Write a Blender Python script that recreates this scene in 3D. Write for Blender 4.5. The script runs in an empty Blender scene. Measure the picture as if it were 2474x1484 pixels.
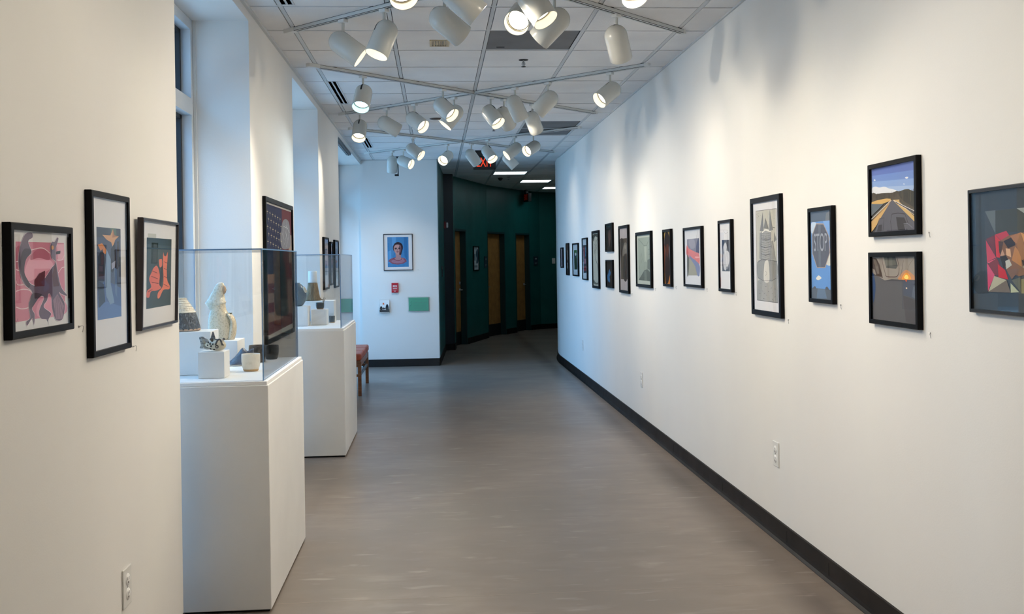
import bpy, bmesh, math, random
from mathutils import Vector, Matrix
from mathutils.geometry import tessellate_polygon

random.seed(7)
SC = bpy.context.scene
COL = SC.collection
R = math.radians
CEIL = 2.965          # underside of the ceiling grid
XL, XR = -1.05, 1.78  # inner faces of the long walls
PI = math.pi


# ------------------------------------------------------------------ materials
def s2l(c):
    c = c / 255.0
    return c / 12.92 if c <= 0.04045 else ((c + 0.055) / 1.055) ** 2.4


def rgb(r, g, b):
    return (s2l(r), s2l(g), s2l(b), 1.0)


_M = {}


def mat(name, color, rough=0.6, metal=0.0, spec=0.5, emit=None, estr=0.0, coat=0.0):
    if name in _M:
        return _M[name]
    m = bpy.data.materials.new(name)
    m.use_nodes = True
    p = m.node_tree.nodes['Principled BSDF']
    p.inputs['Base Color'].default_value = color if len(color) == 4 else (*color, 1)
    p.inputs['Roughness'].default_value = rough
    p.inputs['Metallic'].default_value = metal
    p.inputs['Specular IOR Level'].default_value = spec
    if coat:
        p.inputs['Coat Weight'].default_value = coat
        p.inputs['Coat Roughness'].default_value = 0.08
    if emit:
        p.inputs['Emission Color'].default_value = emit if len(emit) == 4 else (*emit, 1)
        p.inputs['Emission Strength'].default_value = estr
    _M[name] = m
    return m


def noisy(name, c0, c1, scale=(8, 8, 8), rough=(0.5, 0.6), bump=0.0, detail=5.0, bscale=60.0, lo=0.35, hi=0.65, spec=0.5):
    """principled material with noise-mixed colour, roughness and optional bump (object coordinates)"""
    if name in _M:
        return _M[name]
    m = bpy.data.materials.new(name)
    m.use_nodes = True
    nt = m.node_tree
    N, L = nt.nodes, nt.links
    p = N['Principled BSDF']
    p.inputs['Specular IOR Level'].default_value = spec
    tc = N.new('ShaderNodeTexCoord')
    mp = N.new('ShaderNodeMapping')
    mp.inputs['Scale'].default_value = scale
    L.new(tc.outputs['Object'], mp.inputs['Vector'])
    no = N.new('ShaderNodeTexNoise')
    no.inputs['Scale'].default_value = 1.0
    no.inputs['Detail'].default_value = detail
    L.new(mp.outputs['Vector'], no.inputs['Vector'])
    mr = N.new('ShaderNodeMapRange')
    mr.inputs['From Min'].default_value = lo
    mr.inputs['From Max'].default_value = hi
    L.new(no.outputs['Fac'], mr.inputs['Value'])
    mx = N.new('ShaderNodeMix')
    mx.data_type = 'RGBA'
    mx.inputs['A'].default_value = c0
    mx.inputs['B'].default_value = c1
    L.new(mr.outputs['Result'], mx.inputs['Factor'])
    L.new(mx.outputs['Result'], p.inputs['Base Color'])
    mr2 = N.new('ShaderNodeMapRange')
    mr2.inputs['To Min'].default_value = rough[0]
    mr2.inputs['To Max'].default_value = rough[1]
    L.new(no.outputs['Fac'], mr2.inputs['Value'])
    L.new(mr2.outputs['Result'], p.inputs['Roughness'])
    if bump:
        n2 = N.new('ShaderNodeTexNoise')
        n2.inputs['Scale'].default_value = bscale
        n2.inputs['Detail'].default_value = 3
        L.new(tc.outputs['Object'], n2.inputs['Vector'])
        b = N.new('ShaderNodeBump')
        b.inputs['Strength'].default_value = bump
        b.inputs['Distance'].default_value = 0.01
        L.new(n2.outputs['Fac'], b.inputs['Height'])
        L.new(b.outputs['Normal'], p.inputs['Normal'])
    _M[name] = m
    return m


def glass(name, tint=(1, 1, 1), f0=0.04, k=0.96, rough=0.0):
    """clear sheet: light passes straight through, with Schlick reflection at both faces"""
    if name in _M:
        return _M[name]
    m = bpy.data.materials.new(name)
    m.use_nodes = True
    nt = m.node_tree
    N, L = nt.nodes, nt.links
    N.remove(N['Principled BSDF'])
    out = N['Material Output']
    ge = N.new('ShaderNodeNewGeometry')
    dt = N.new('ShaderNodeVectorMath'); dt.operation = 'DOT_PRODUCT'
    L.new(ge.outputs['Incoming'], dt.inputs[0]); L.new(ge.outputs['Normal'], dt.inputs[1])
    ab = N.new('ShaderNodeMath'); ab.operation = 'ABSOLUTE'
    L.new(dt.outputs['Value'], ab.inputs[0])
    om = N.new('ShaderNodeMath'); om.operation = 'SUBTRACT'; om.inputs[0].default_value = 1.0
    L.new(ab.outputs[0], om.inputs[1])
    pw = N.new('ShaderNodeMath'); pw.operation = 'POWER'; pw.inputs[1].default_value = 5.0
    L.new(om.outputs[0], pw.inputs[0])
    ma = N.new('ShaderNodeMath'); ma.operation = 'MULTIPLY_ADD'
    ma.inputs[1].default_value = k; ma.inputs[2].default_value = f0
    L.new(pw.outputs[0], ma.inputs[0])
    tr = N.new('ShaderNodeBsdfTransparent'); tr.inputs['Color'].default_value = (*tint, 1)
    gl = N.new('ShaderNodeBsdfGlossy'); gl.inputs['Roughness'].default_value = rough
    mx = N.new('ShaderNodeMixShader')
    L.new(ma.outputs[0], mx.inputs[0]); L.new(tr.outputs[0], mx.inputs[1]); L.new(gl.outputs[0], mx.inputs[2])
    L.new(mx.outputs[0], out.inputs['Surface'])
    _M[name] = m
    return m


_INK = {}


def ink(c):
    if c not in _INK:
        k = 1.06
        _INK[c] = mat('ink_%d_%d_%d' % c, (min(1, s2l(c[0]) * k), min(1, s2l(c[1]) * k), min(1, s2l(c[2]) * k), 1), 0.75, spec=0.2)
    return _INK[c]


# ------------------------------------------------------------------ mesh builder
class MB:
    def __init__(self):
        self.v, self.f, self.m, self.s, self.mats = [], [], [], [], []

    def mi(self, m):
        if m not in self.mats:
            self.mats.append(m)
        return self.mats.index(m)

    def add(self, verts, faces, m, smooth=False):
        o = len(self.v)
        k = self.mi(m)
        self.v += [tuple(x) for x in verts]
        for f in faces:
            self.f.append(tuple(i + o for i in f))
            self.m.append(k)
            self.s.append(smooth)

    def box(self, lo, hi, m, M4=None, skip=()):
        x0, y0, z0 = lo; x1, y1, z1 = hi
        vs = [Vector(q) for q in ((x0, y0, z0), (x1, y0, z0), (x1, y1, z0), (x0, y1, z0), (x0, y0, z1), (x1, y0, z1), (x1, y1, z1), (x0, y1, z1))]
        if M4:
            vs = [M4 @ q for q in vs]
        fs = {'b': (0, 3, 2, 1), 't': (4, 5, 6, 7), 'y0': (0, 1, 5, 4), 'x1': (1, 2, 6, 5), 'y1': (2, 3, 7, 6), 'x0': (3, 0, 4, 7)}
        self.add(vs, [f for k, f in fs.items() if k not in skip], m)

    def rbox(self, lo, hi, m, r=0.004, seg=2):
        """box with rounded edges"""
        bm = bmesh.new()
        bmesh.ops.create_cube(bm, size=1.0)
        for v in bm.verts:
            v.co = Vector(((lo[i] + hi[i]) / 2 + v.co[i] * (hi[i] - lo[i]) for i in range(3)))
        bmesh.ops.bevel(bm, geom=bm.edges[:], offset=r, segments=seg, affect='EDGES', profile=0.5)
        bm.verts.index_update()
        self.add([v.co.copy() for v in bm.verts], [[v.index for v in f.verts] for f in bm.faces], m)
        bm.free()

    def prism(self, poly, z0, z1, m, caps=True):
        """vertical prism over a counter-clockwise plan polygon"""
        n = len(poly)
        vs = [(x, y, z0) for x, y in poly] + [(x, y, z1) for x, y in poly]
        fs = [(i, (i + 1) % n, n + (i + 1) % n, n + i) for i in range(n)]
        self.add(vs, fs, m)
        if caps:
            tri = tessellate_polygon([[Vector((x, y, 0)) for x, y in poly]])
            self.add(vs, [tuple(n + i for i in t) for t in tri] + [tuple(reversed(t)) for t in tri], m)

    def lathe(self, prof, m, seg=40, M4=None, smooth=True, wob=None):
        """revolve (r, z) points about z"""
        vs, fs = [], []
        n = len(prof)
        for j in range(seg):
            a = 2 * PI * j / seg
            for i, (r, z) in enumerate(prof):
                rr = r * (wob(a, z) if wob else 1)
                vs.append(Vector((rr * math.cos(a), rr * math.sin(a), z)))
        for j in range(seg):
            k = (j + 1) % seg
            for i in range(n - 1):
                fs.append((j * n + i, k * n + i, k * n + i + 1, j * n + i + 1))
        if M4:
            vs = [M4 @ q for q in vs]
        self.add(vs, fs, m, smooth)

    def loft(self, rings, m, smooth=True, cap=True):
        n = len(rings[0])
        vs = [q for r in rings for q in r]
        fs = []
        for i in range(len(rings) - 1):
            for j in range(n):
                k = (j + 1) % n
                fs.append((i * n + j, i * n + k, (i + 1) * n + k, (i + 1) * n + j))
        if cap:
            fs.append(tuple(range(n - 1, -1, -1)))
            o = (len(rings) - 1) * n
            fs.append(tuple(o + j for j in range(n)))
        self.add(vs, fs, m, smooth)

    def tube(self, pts, r, m, seg=8):
        rings = []
        P = [Vector(q) for q in pts]
        for i, q in enumerate(P):
            d = (P[min(i + 1, len(P) - 1)] - P[max(i - 1, 0)]).normalized()
            a = d.orthogonal().normalized()
            b = d.cross(a)
            if rings and a.dot(prev) < 0:
                pass
            if rings:
                a = (prev - d * prev.dot(d)).normalized(); b = d.cross(a)
            prev = a
            rr = r[i] if isinstance(r, (list, tuple)) else r
            rings.append([q + rr * (math.cos(2 * PI * k / seg) * a + math.sin(2 * PI * k / seg) * b) for k in range(seg)])
        self.loft(rings, m)

    def sphere(self, c, r, m, seg=24, rg=14, M4=None):
        r3 = r if isinstance(r, (list, tuple)) else (r, r, r)
        vs = []
        for i in range(rg + 1):
            t = PI * i / rg
            for j in range(seg):
                a = 2 * PI * j / seg
                q = Vector((r3[0] * math.sin(t) * math.cos(a), r3[1] * math.sin(t) * math.sin(a), r3[2] * math.cos(t)))
                if M4:
                    q = M4 @ q
                vs.append(q + Vector(c))
        fs = []
        for i in range(rg):
            for j in range(seg):
                k = (j + 1) % seg
                fs.append((i * seg + j, (i + 1) * seg + j, (i + 1) * seg + k, i * seg + k))
        self.add(vs, fs, m, True)

    def mesh(self, name):
        me = bpy.data.meshes.new(name)
        me.from_pydata([tuple(q) for q in self.v], [], self.f)
        for m in self.mats:
            me.materials.append(m)
        me.polygons.foreach_set('material_index', self.m)
        me.polygons.foreach_set('use_smooth', self.s)
        me.update()
        return me

    def build(self, name, parent=None, loc=None, rot=None, merge=False):
        me = self.mesh(name)
        if merge:
            bm = bmesh.new(); bm.from_mesh(me)
            bmesh.ops.remove_doubles(bm, verts=bm.verts[:], dist=1e-5)
            bmesh.ops.recalc_face_normals(bm, faces=bm.faces[:])
            bm.to_mesh(me); bm.free()
        o = bpy.data.objects.new(name, me)
        COL.objects.link(o)
        if parent:
            o.parent = parent
        if loc:
            o.location = loc
        if rot is not None:
            o.rotation_euler = rot
        return o


def link(name, me, parent=None):
    o = bpy.data.objects.new(name, me)
    COL.objects.link(o)
    if parent:
        o.parent = parent
    return o


def tag(o, label=None, cat=None, group=None, kind=None):
    if label: o['label'] = label
    if cat: o['category'] = cat
    if group: o['group'] = group
    if kind: o['kind'] = kind
    return o


def empty(name, M4, label=None, cat=None, group=None, kind=None):
    o = bpy.data.objects.new(name, None)
    COL.objects.link(o)
    o.empty_display_size = 0.1
    o.matrix_world = M4 if isinstance(M4, Matrix) else Matrix.Translation(M4)
    return tag(o, label, cat, group, kind)


def struct(o, label=None):
    o['kind'] = 'structure'
    if label: o['label'] = label
    return o


def text_mesh(txt, size, depth, m, sx=1.0):
    cu = bpy.data.curves.new('t', 'FONT')
    cu.body = txt; cu.size = size; cu.extrude = depth
    cu.align_x = 'CENTER'; cu.align_y = 'CENTER'
    ob = bpy.data.objects.new('t', cu)
    COL.objects.link(ob)
    bpy.context.view_layer.update()
    dg = bpy.context.evaluated_depsgraph_get()
    me = bpy.data.meshes.new_from_object(ob.evaluated_get(dg))
    bpy.data.objects.remove(ob)
    for v in me.vertices:
        v.co.x *= sx
    me.materials.clear(); me.materials.append(m)
    return me


def basis(origin, x, y, z):
    M = Matrix(((x[0], y[0], z[0], origin[0]), (x[1], y[1], z[1], origin[1]), (x[2], y[2], z[2], origin[2]), (0, 0, 0, 1)))
    return M


def wallM(side, x, y, z):
    """frame on a wall: local x = viewer's right, local y = up, local z = out of the wall"""
    if side == 'R':
        return basis((x, y, z), (0, -1, 0), (0, 0, 1), (-1, 0, 0))
    if side == 'L':
        return basis((x, y, z), (0, 1, 0), (0, 0, 1), (1, 0, 0))
    return basis((x, y, z), (1, 0, 0), (0, 0, 1), (0, -1, 0))


# shared materials
M_WALL = noisy('white_wall_paint', (0.80, 0.79, 0.765, 1), (0.765, 0.755, 0.735, 1), (1.3, 1.3, 1.0), (0.55, 0.7), 0.04, 4, 180, 0.3, 0.7, spec=0.3)
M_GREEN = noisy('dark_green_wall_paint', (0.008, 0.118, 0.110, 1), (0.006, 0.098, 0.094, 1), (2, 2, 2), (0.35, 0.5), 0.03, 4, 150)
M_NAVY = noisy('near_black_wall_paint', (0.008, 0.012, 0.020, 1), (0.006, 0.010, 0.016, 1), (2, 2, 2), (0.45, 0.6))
M_BASE = noisy('dark_vinyl_baseboard', (0.0085, 0.006, 0.0055, 1), (0.006, 0.0045, 0.004, 1), (6, 6, 6), (0.4, 0.55), spec=0.2)
M_TILE = noisy('ceiling_tile', (0.88, 0.87, 0.86, 1), (0.81, 0.80, 0.80, 1), (2.2, 2.2, 2.2), (0.85, 0.95), 0.35, 6, 220, spec=0.1)
M_GRID = mat('white_painted_grid', (0.60, 0.62, 0.63), 0.45)
M_DARKGAP = mat('dark_gap', (0.02, 0.02, 0.022), 0.9)
M_WHITE = noisy('white_plinth_paint', (0.80, 0.80, 0.785, 1), (0.76, 0.76, 0.75, 1), (3, 3, 3), (0.45, 0.6), 0.03, 4, 200, spec=0.35)
M_BRIGHT = mat('bright_white_board', (0.86, 0.86, 0.85), 0.5)
M_CAN = mat('white_enamel', (0.58, 0.58, 0.54), 0.22, spec=0.5)
M_CANIN = mat('can_interior_white', (0.82, 0.79, 0.70), 0.4)
M_TRACK = mat('white_track_metal', (0.62, 0.64, 0.63), 0.4)
M_BLACK = mat('black_frame_wood', (0.002, 0.002, 0.003), 0.45, spec=0.12)
M_BLACKM = mat('black_metal', (0.008, 0.008, 0.009), 0.3)
M_PLATE = mat('white_plastic_plate', (0.72, 0.72, 0.70), 0.35)
M_STEEL = mat('brushed_steel', (0.55, 0.55, 0.56), 0.3, metal=1.0)
M_CLEAR = glass('clear_acrylic', (0.985, 0.99, 0.99))
M_PICGL = glass('picture_glass', (0.99, 0.99, 0.99), f0=0.022, k=0.42)
M_WINGL = glass('window_glass', (0.93, 0.96, 0.97))
M_EDGE = mat('blue_acrylic_edge', (0.16, 0.30, 0.52), 0.15)
M_WIN = noisy('white_window_frame', (0.62, 0.66, 0.70, 1), (0.58, 0.62, 0.66, 1), (3, 3, 3), (0.4, 0.5))
M_GASKET = mat('black_window_gasket', (0.008, 0.009, 0.013), 0.5)
M_MAT = mat('white_mat_board', (0.80, 0.80, 0.82), 0.85, spec=0.1)
M_LAMPW = mat('warm_lamp_face', (1, 1, 1), 0.4, emit=(1.0, 0.90, 0.70), estr=5.0)
M_LAMPC = mat('cool_lamp_face', (1, 1, 1), 0.4, emit=(0.38, 0.82, 1.0), estr=7.0)

SKY = 5.4
SKYC = (0.20, 0.545, 1.0, 1)
SPOT_W = 50.0
SPOT_C = (1.0, 0.88, 0.70)
SPOT_ANG = 98
EXPOSURE = 0.07
# some lamps burn brighter or dimmer than the rest (by the start of their label)
FAC = (
    ('spotlight on the front left track aimed down left', 2.2),
    ('spotlight at the right end of the front', 0.5),
    ('spotlight in front of the far', 0.25),
    ('spotlight turned away and hanging below', 0.15),
    ('spotlight on the front track above the view, aimed at the nearer', 1.6),
    ('pale bluish spotlight', 0.9),
    ('spotlight on the track behind the viewer, aimed low', 0.3),
    ('spotlight on the track behind the viewer, aimed forward at the left', 0.4),
    ('spotlight on the track behind the viewer, aimed forward at the right', 0.85),
    ('spotlight on the track behind the viewer, aimed at the faceted', 0.85),
    ('spotlight on the front track above the view, aimed across at the left', 1.35),
)
SUN = 15.0


# ================================================================== the setting
def floor_mat():
    m = bpy.data.materials.new('worn_taupe_linoleum')
    m.use_nodes = True
    nt = m.node_tree; N, L = nt.nodes, nt.links
    p = N['Principled BSDF']
    tc = N.new('ShaderNodeTexCoord')

    def noise(scale, sc, detail=4, dist=0.0):
        mp = N.new('ShaderNodeMapping'); mp.inputs['Scale'].default_value = scale
        L.new(tc.outputs['Object'], mp.inputs['Vector'])
        n = N.new('ShaderNodeTexNoise'); n.inputs['Scale'].default_value = sc; n.inputs['Detail'].default_value = detail
        n.inputs['Distortion'].default_value = dist
        L.new(mp.outputs['Vector'], n.inputs['Vector'])
        return n.outputs['Fac']

    def rng(a, f0, f1, t0=0.0, t1=1.0):
        r = N.new('ShaderNodeMapRange')
        r.inputs['From Min'].default_value = f0; r.inputs['From Max'].default_value = f1
        r.inputs['To Min'].default_value = t0; r.inputs['To Max'].default_value = t1
        L.new(a, r.inputs['Value'])
        return r.outputs['Result']

    def mix(f, a, b):
        x = N.new('ShaderNodeMix'); x.data_type = 'RGBA'
        L.new(f, x.inputs['Factor'])
        for i, q in (('A', a), ('B', b)):
            if isinstance(q, tuple): x.inputs[i].default_value = q
            else: L.new(q, x.inputs[i])
        return x.outputs['Result']
    fine = noise((1.0, 2.4, 1), 4.2, 7, 0.3)
    broad = noise((0.8, 1.0, 1), 1.3, 4, 0.3)
    wear = noise((1.3, 3.4, 1), 1.9, 9, 0.3)
    c = mix(rng(fine, 0.3, 0.7), (0.182, 0.145, 0.121, 1), (0.236, 0.193, 0.163, 1))
    c = mix(rng(broad, 0.38, 0.66), c, (0.180, 0.150, 0.130, 1))
    c = mix(rng(wear, 0.60, 0.80, 0, 0.5), c, (0.36, 0.315, 0.28, 1))
    # scuffed dirt band a hand's width from the right wall, and small pale scratches
    sx = N.new('ShaderNodeSeparateXYZ'); L.new(tc.outputs['Object'], sx.inputs[0])
    ed = N.new('ShaderNodeMath'); ed.operation = 'MULTIPLY'
    L.new(rng(sx.outputs['X'], 1.44, 1.60), ed.inputs[0]); L.new(rng(sx.outputs['X'], 1.72, 1.63), ed.inputs[1])
    ed2 = N.new('ShaderNodeMath'); ed2.operation = 'MULTIPLY'
    L.new(ed.outputs[0], ed2.inputs[0]); L.new(rng(broad, 0.25, 0.6, 0.45, 0.9), ed2.inputs[1])
    c = mix(ed2.outputs[0], c, (0.085, 0.062, 0.050, 1))
    scr = noise((1.3, 5.0, 1), 3.2, 10, 0.4)
    c = mix(rng(scr, 0.62, 0.78, 0, 0.45), c, (0.46, 0.41, 0.37, 1))
    L.new(c, p.inputs['Base Color'])
    L.new(rng(broad, 0.2, 0.8, 0.30, 0.40), p.inputs['Roughness'])
    p.inputs['Specular IOR Level'].default_value = 0.28
    return m


mb = MB()
mb.box((-1.75, -3.2, -0.12), (5.6, 23.0, 0), floor_mat())
# faint weld seams of the sheet floor
seam = mat('floor_weld_seam', (0.30, 0.25, 0.21), 0.5)
for ya in (4.56, 6.42):
    mb.box((-0.72, ya, 0.0), (XR - 0.03, ya + 0.004, 0.0004), seam)
struct(mb.build('floor'), 'worn taupe sheet floor of the gallery')

# ceiling: dark plenum deck with individual lay-in tiles below it, open to the grid
GX0, GY0, GS = 0.358, 5.905, 0.6096
dark_cells = {(0, 1), (1, 8), (1, 9)}
light_cells = {(1, 18), (2, 21), (3, 24)}
mb = MB()
mb.box((-1.75, -3.2, CEIL + 0.030), (5.6, 23.0, CEIL + 0.16), M_DARKGAP)
for i in range(-3, 8):
    for j in range(-15, 29):
        x0 = GX0 + i * GS + 0.0165; x1 = GX0 + (i + 1) * GS - 0.0165
        y0 = GY0 + j * GS + 0.0150; y1 = GY0 + (j + 1) * GS - 0.0150
        if y1 < 14.9:
            x0 = max(x0, XL + 0.004); x1 = min(x1, XR - 0.004)
        if x1 - x0 < 0.03 or (y0 > 15.2 and x0 < -0.3) or (i, j) in dark_cells or (i, j) in light_cells:
            continue
        mb.box((x0, y0, CEIL - 0.003), (x1, y1, CEIL + 0.014), M_TILE)
struct(mb.build('ceiling'), 'suspended ceiling of square mineral tiles')
mb = MB()
for i in range(-2, 8):
    x = GX0 + i * GS
    yA, yB = (-3.0, 22.9) if x < XR else (14.6, 22.9)
    mb.box((x - 0.012, yA, CEIL - 0.0005), (x + 0.012, yB, CEIL + 0.004), M_GRID)
for j in range(-14, 29):
    y = GY0 + j * GS
    xa, xb = (XL, XR) if y < 14.9 else (-0.25, 5.2)
    mb.box((xa, y - 0.012, CEIL + 0.0005), (xb, y + 0.012, CEIL + 0.005), M_GRID)
struct(mb.build('trim_1'), 'white metal T-bar grid of the ceiling')
mb = MB()
mb.box((XL, -3.0, CEIL - 0.02), (XL + 0.018, 14.7, CEIL + 0.003), M_GRID)
mb.box((XR - 0.012, -3.0, CEIL - 0.012), (XR, 14.55, CEIL + 0.003), M_GRID)
mb.box((XL, 14.682, CEIL - 0.016), (0.03, 14.7, CEIL + 0.003), M_GRID)
struct(mb.build('trim_2'), 'wall angle around the ceiling edge')

# left wall: piers between deep window niches
NICHES = [(4.27, 5.96), (7.74, 9.40), (11.34, 14.775)]
SOFF = 2.892
XO = -1.62
mb = MB()
ys = [-3.0] + [v for n in NICHES for v in n] + []
for k in range(0, len(ys) - 1, 2):
    mb.box((XO, ys[k], 0), (XL, ys[k + 1], CEIL + 0.03), M_WALL)
for a, b in NICHES:
    mb.box((XO, a, SOFF), (XL, b, CEIL + 0.03), M_WALL)
    mb.box((XO, a, 0), (-1.345, b, 0.10), M_WALL)
mb.box((XO, 14.775, 0), (XL - 0.012, 14.86, CEIL + 0.03), M_WALL)
struct(mb.build('wall_left'), 'white wall with window niches')

# windows
for n, (a, b) in enumerate(NICHES):
    w = empty('window_%d' % (n + 1), (-1.47, (a + b) / 2, 0.10)); struct(w, 'tall narrow window at the back of a niche')
    inv = w.matrix_world.inverted()
    fr = MB()
    x0, x1 = -1.42, -1.365
    zt = SOFF - 0.002
    for (ya, yb, za, zb) in ((a + 0.002, a + 0.055, 0.10, zt), (b - 0.055, b - 0.002, 0.10, zt), (a + 0.055, b - 0.055, 0.10, 0.17), (a + 0.055, b - 0.055, zt - 0.06, zt), (a + 0.055, b - 0.055, 2.345, 2.44)):
        fr.box((x0, ya, za), (x1, yb, zb), M_WIN, inv)
    fr.build('window_frame', w)
    g = MB()
    for za, zb in ((0.17, 2.345), (2.44, zt - 0.06)):
        ya, yb = a + 0.055, b - 0.055
        for (p, q, r_, s_) in ((ya, ya + 0.03, za, zb), (yb - 0.03, yb, za, zb), (ya, yb, za, za + 0.022), (ya, yb, zb - 0.022, zb)):
            g.box((-1.456, p, r_), (-1.4195, q, s_), M_GASKET, inv)
    g.build('gasket', w)
    for za, zb in ((0.17, 2.345), (2.44, zt - 0.06)):
        gl = MB()
        gl.box((-1.444, a + 0.055, za), (-1.438, b - 0.055, zb), M_WINGL, inv)
        gl.build('pane', w)
    ca = MB()
    ca.box((-1.364, b - 0.012, 0.1), (-1.348, b - 0.001, zt), M_PLATE, inv)
    ca.box((-1.364, a + 0.001, 0.1), (-1.348, a + 0.012, zt), M_PLATE, inv)
    ca.build('casing', w)
    lp = bpy.data.lights.new('daylight_portal', 'AREA')
    lp.shape = 'RECTANGLE'; lp.size = b - a; lp.size_y = 2.8
    lp.cycles.is_portal = True
    lo = bpy.data.objects.new('daylight_portal', lp); COL.objects.link(lo)
    lo.matrix_world = basis((-1.60, (a + b) / 2, 1.5), (0, 1, 0), (0, 0, 1), (1, 0, 0)) @ Matrix.Rotation(PI, 4, 'X')

# right wall, straight then bending away to the right
CX, CY, RR = 9.78, 14.55, 8.0
path = [(XR, -3.0), (XR, 4.0), (XR, 9.0), (XR, CY)]
for k in range(1, 31):
    a = R(50) * k / 30
    path.append((CX - RR * math.cos(a), CY + RR * math.sin(a)))


def band(pts, off):
    """offset a polyline to its right-hand side by off"""
    out = []
    for i, q in enumerate(pts):
        a = Vector(pts[max(i - 1, 0)]); b = Vector(pts[min(i + 1, len(pts) - 1)])
        d = (b - a).normalized()
        out.append((q[0] + d.y * off, q[1] - d.x * off))
    return out


outer = band(path, 0.15)
mb = MB()
for i in range(len(path) - 1):
    mb.prism([path[i], outer[i], outer[i + 1], path[i + 1]], 0, CEIL + 0.03, M_WALL, caps=False)
struct(mb.build('wall_right', merge=True), 'long white wall that curves away at the far end')


def skirting(name, pts, h=0.108, off=-0.008, toe=-0.022, label=None):
    """coved vinyl skirting along a polyline, standing off to its left (negative offset)"""
    prof = [(0.0, h), (off, h - 0.003), (off, 0.03), (off * 1.4, 0.014), (toe, 0.003), (toe, 0.0)]
    lines = [band(pts, o) for o, z in prof]
    b = MB()
    for i in range(len(pts) - 1):
        for k in range(len(prof) - 1):
            z0, z1 = prof[k][1], prof[k + 1][1]
            b.add([(*lines[k][i], z0), (*lines[k][i + 1], z0), (*lines[k + 1][i + 1], z1), (*lines[k + 1][i], z1)], [(3, 2, 1, 0)], M_BASE, False)
    o = b.build(name, merge=False)
    return struct(o, label)


skirting('baseboard_right', path, label='dark vinyl cove base along the right wall')
# open butt joints in the cove base
mb = MB()
for y in (4.56, 5.12, 6.30, 7.62):
    mb.box((XR - 0.0092, y, 0.002), (XR - 0.006, y + 0.004, 0.085), M_DARKGAP)
struct(mb.build('trim_3'), 'open joints in the cove base')
skirting('baseboard_left', [(XL, 4.27), (XL, -3.0)], h=0.075, off=-0.008, label='dark cove base on the near left wall')
skirting('baseboard_pier', [(XL, 7.74), (XL, 5.96)], h=0.075)
skirting('baseboard_pier_far', [(XL, 11.34), (XL, 9.40)], h=0.075)

# back wall with the portrait
mb = MB()
mb.prism([(XL - 0.01, 14.70), (0.036, 14.70), (0.046, 14.86), (XL - 0.01, 14.86)], 0, CEIL + 0.03, M_WALL)
struct(mb.build('wall_back'), 'white end wall facing the gallery')
mb = MB()
mb.box((XL - 0.005, 14.690, 0), (0.036, 14.70, 0.108), mat('black_baseboard', (0.006, 0.006, 0.007), 0.4))
struct(mb.build('baseboard_back'), 'black baseboard on the end wall')

# dark corridor beyond
mb = MB()
mb.prism([(0.037, 14.70), (0.145, 17.16), (0.045, 17.16), (-0.06, 14.86)], 0, CEIL + 0.03, M_GREEN)
struct(mb.build('wall_corridor'), 'dark green corridor wall behind the end wall')
mb = MB()
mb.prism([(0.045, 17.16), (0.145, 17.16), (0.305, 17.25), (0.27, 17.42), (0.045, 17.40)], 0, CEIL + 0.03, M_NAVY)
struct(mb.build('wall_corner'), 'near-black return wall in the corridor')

CP = [(.305, 17.25), (.33, 17.72), (.55, 18.38), (1.0, 19.8), (1.40, 20.6), (1.65, 21.08), (2.0, 21.68), (2.25, 22.0), (2.8, 22.25), (3.6, 22.5), (5.5, 22.6)]
DOORSEG = (1, 3, 5)
CO = band(CP, -0.18)
DOOR_H = 2.06
mb = MB()
for i in range(len(CP) - 1):
    z0 = DOOR_H if i in DOORSEG else 0
    mb.prism([CP[i], CP[i + 1], CO[i + 1], CO[i]], z0, CEIL + 0.03, M_GREEN)
CB = band(CP, -0.30)  # unseen band added behind the wall to block light leaking past the doors
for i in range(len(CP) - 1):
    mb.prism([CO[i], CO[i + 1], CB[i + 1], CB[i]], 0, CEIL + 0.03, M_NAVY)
struct(mb.build('wall_bend'), 'dark green curved corridor wall with door recesses')
mb = MB()
mb.prism([(4.58, 20.70), (4.78, 20.58), (5.55, 22.72), (5.36, 22.74)], 0, CEIL + 0.03, M_GREEN)
struct(mb.build('wall_end'), 'wall closing the corridor')
mb = MB()
mb.box((XO, -3.15, 0), (XR + 0.15, -3.0, CEIL + 0.03), M_WALL)
struct(mb.build('wall_rear'), 'white wall behind the viewer')
for i in range(len(CP) - 1):
    if i not in DOORSEG:
        skirting('baseboard_corridor', [CP[i + 1], CP[i]][::-1], off=0.008, toe=0.014)
skirting('baseboard_corridor', [(0.037, 14.70), (0.145, 17.16)], off=0.008, toe=0.012)
skirting('baseboard_corridor', [(0.145, 17.16), (0.305, 17.25)], off=0.008, toe=0.012)

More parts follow.
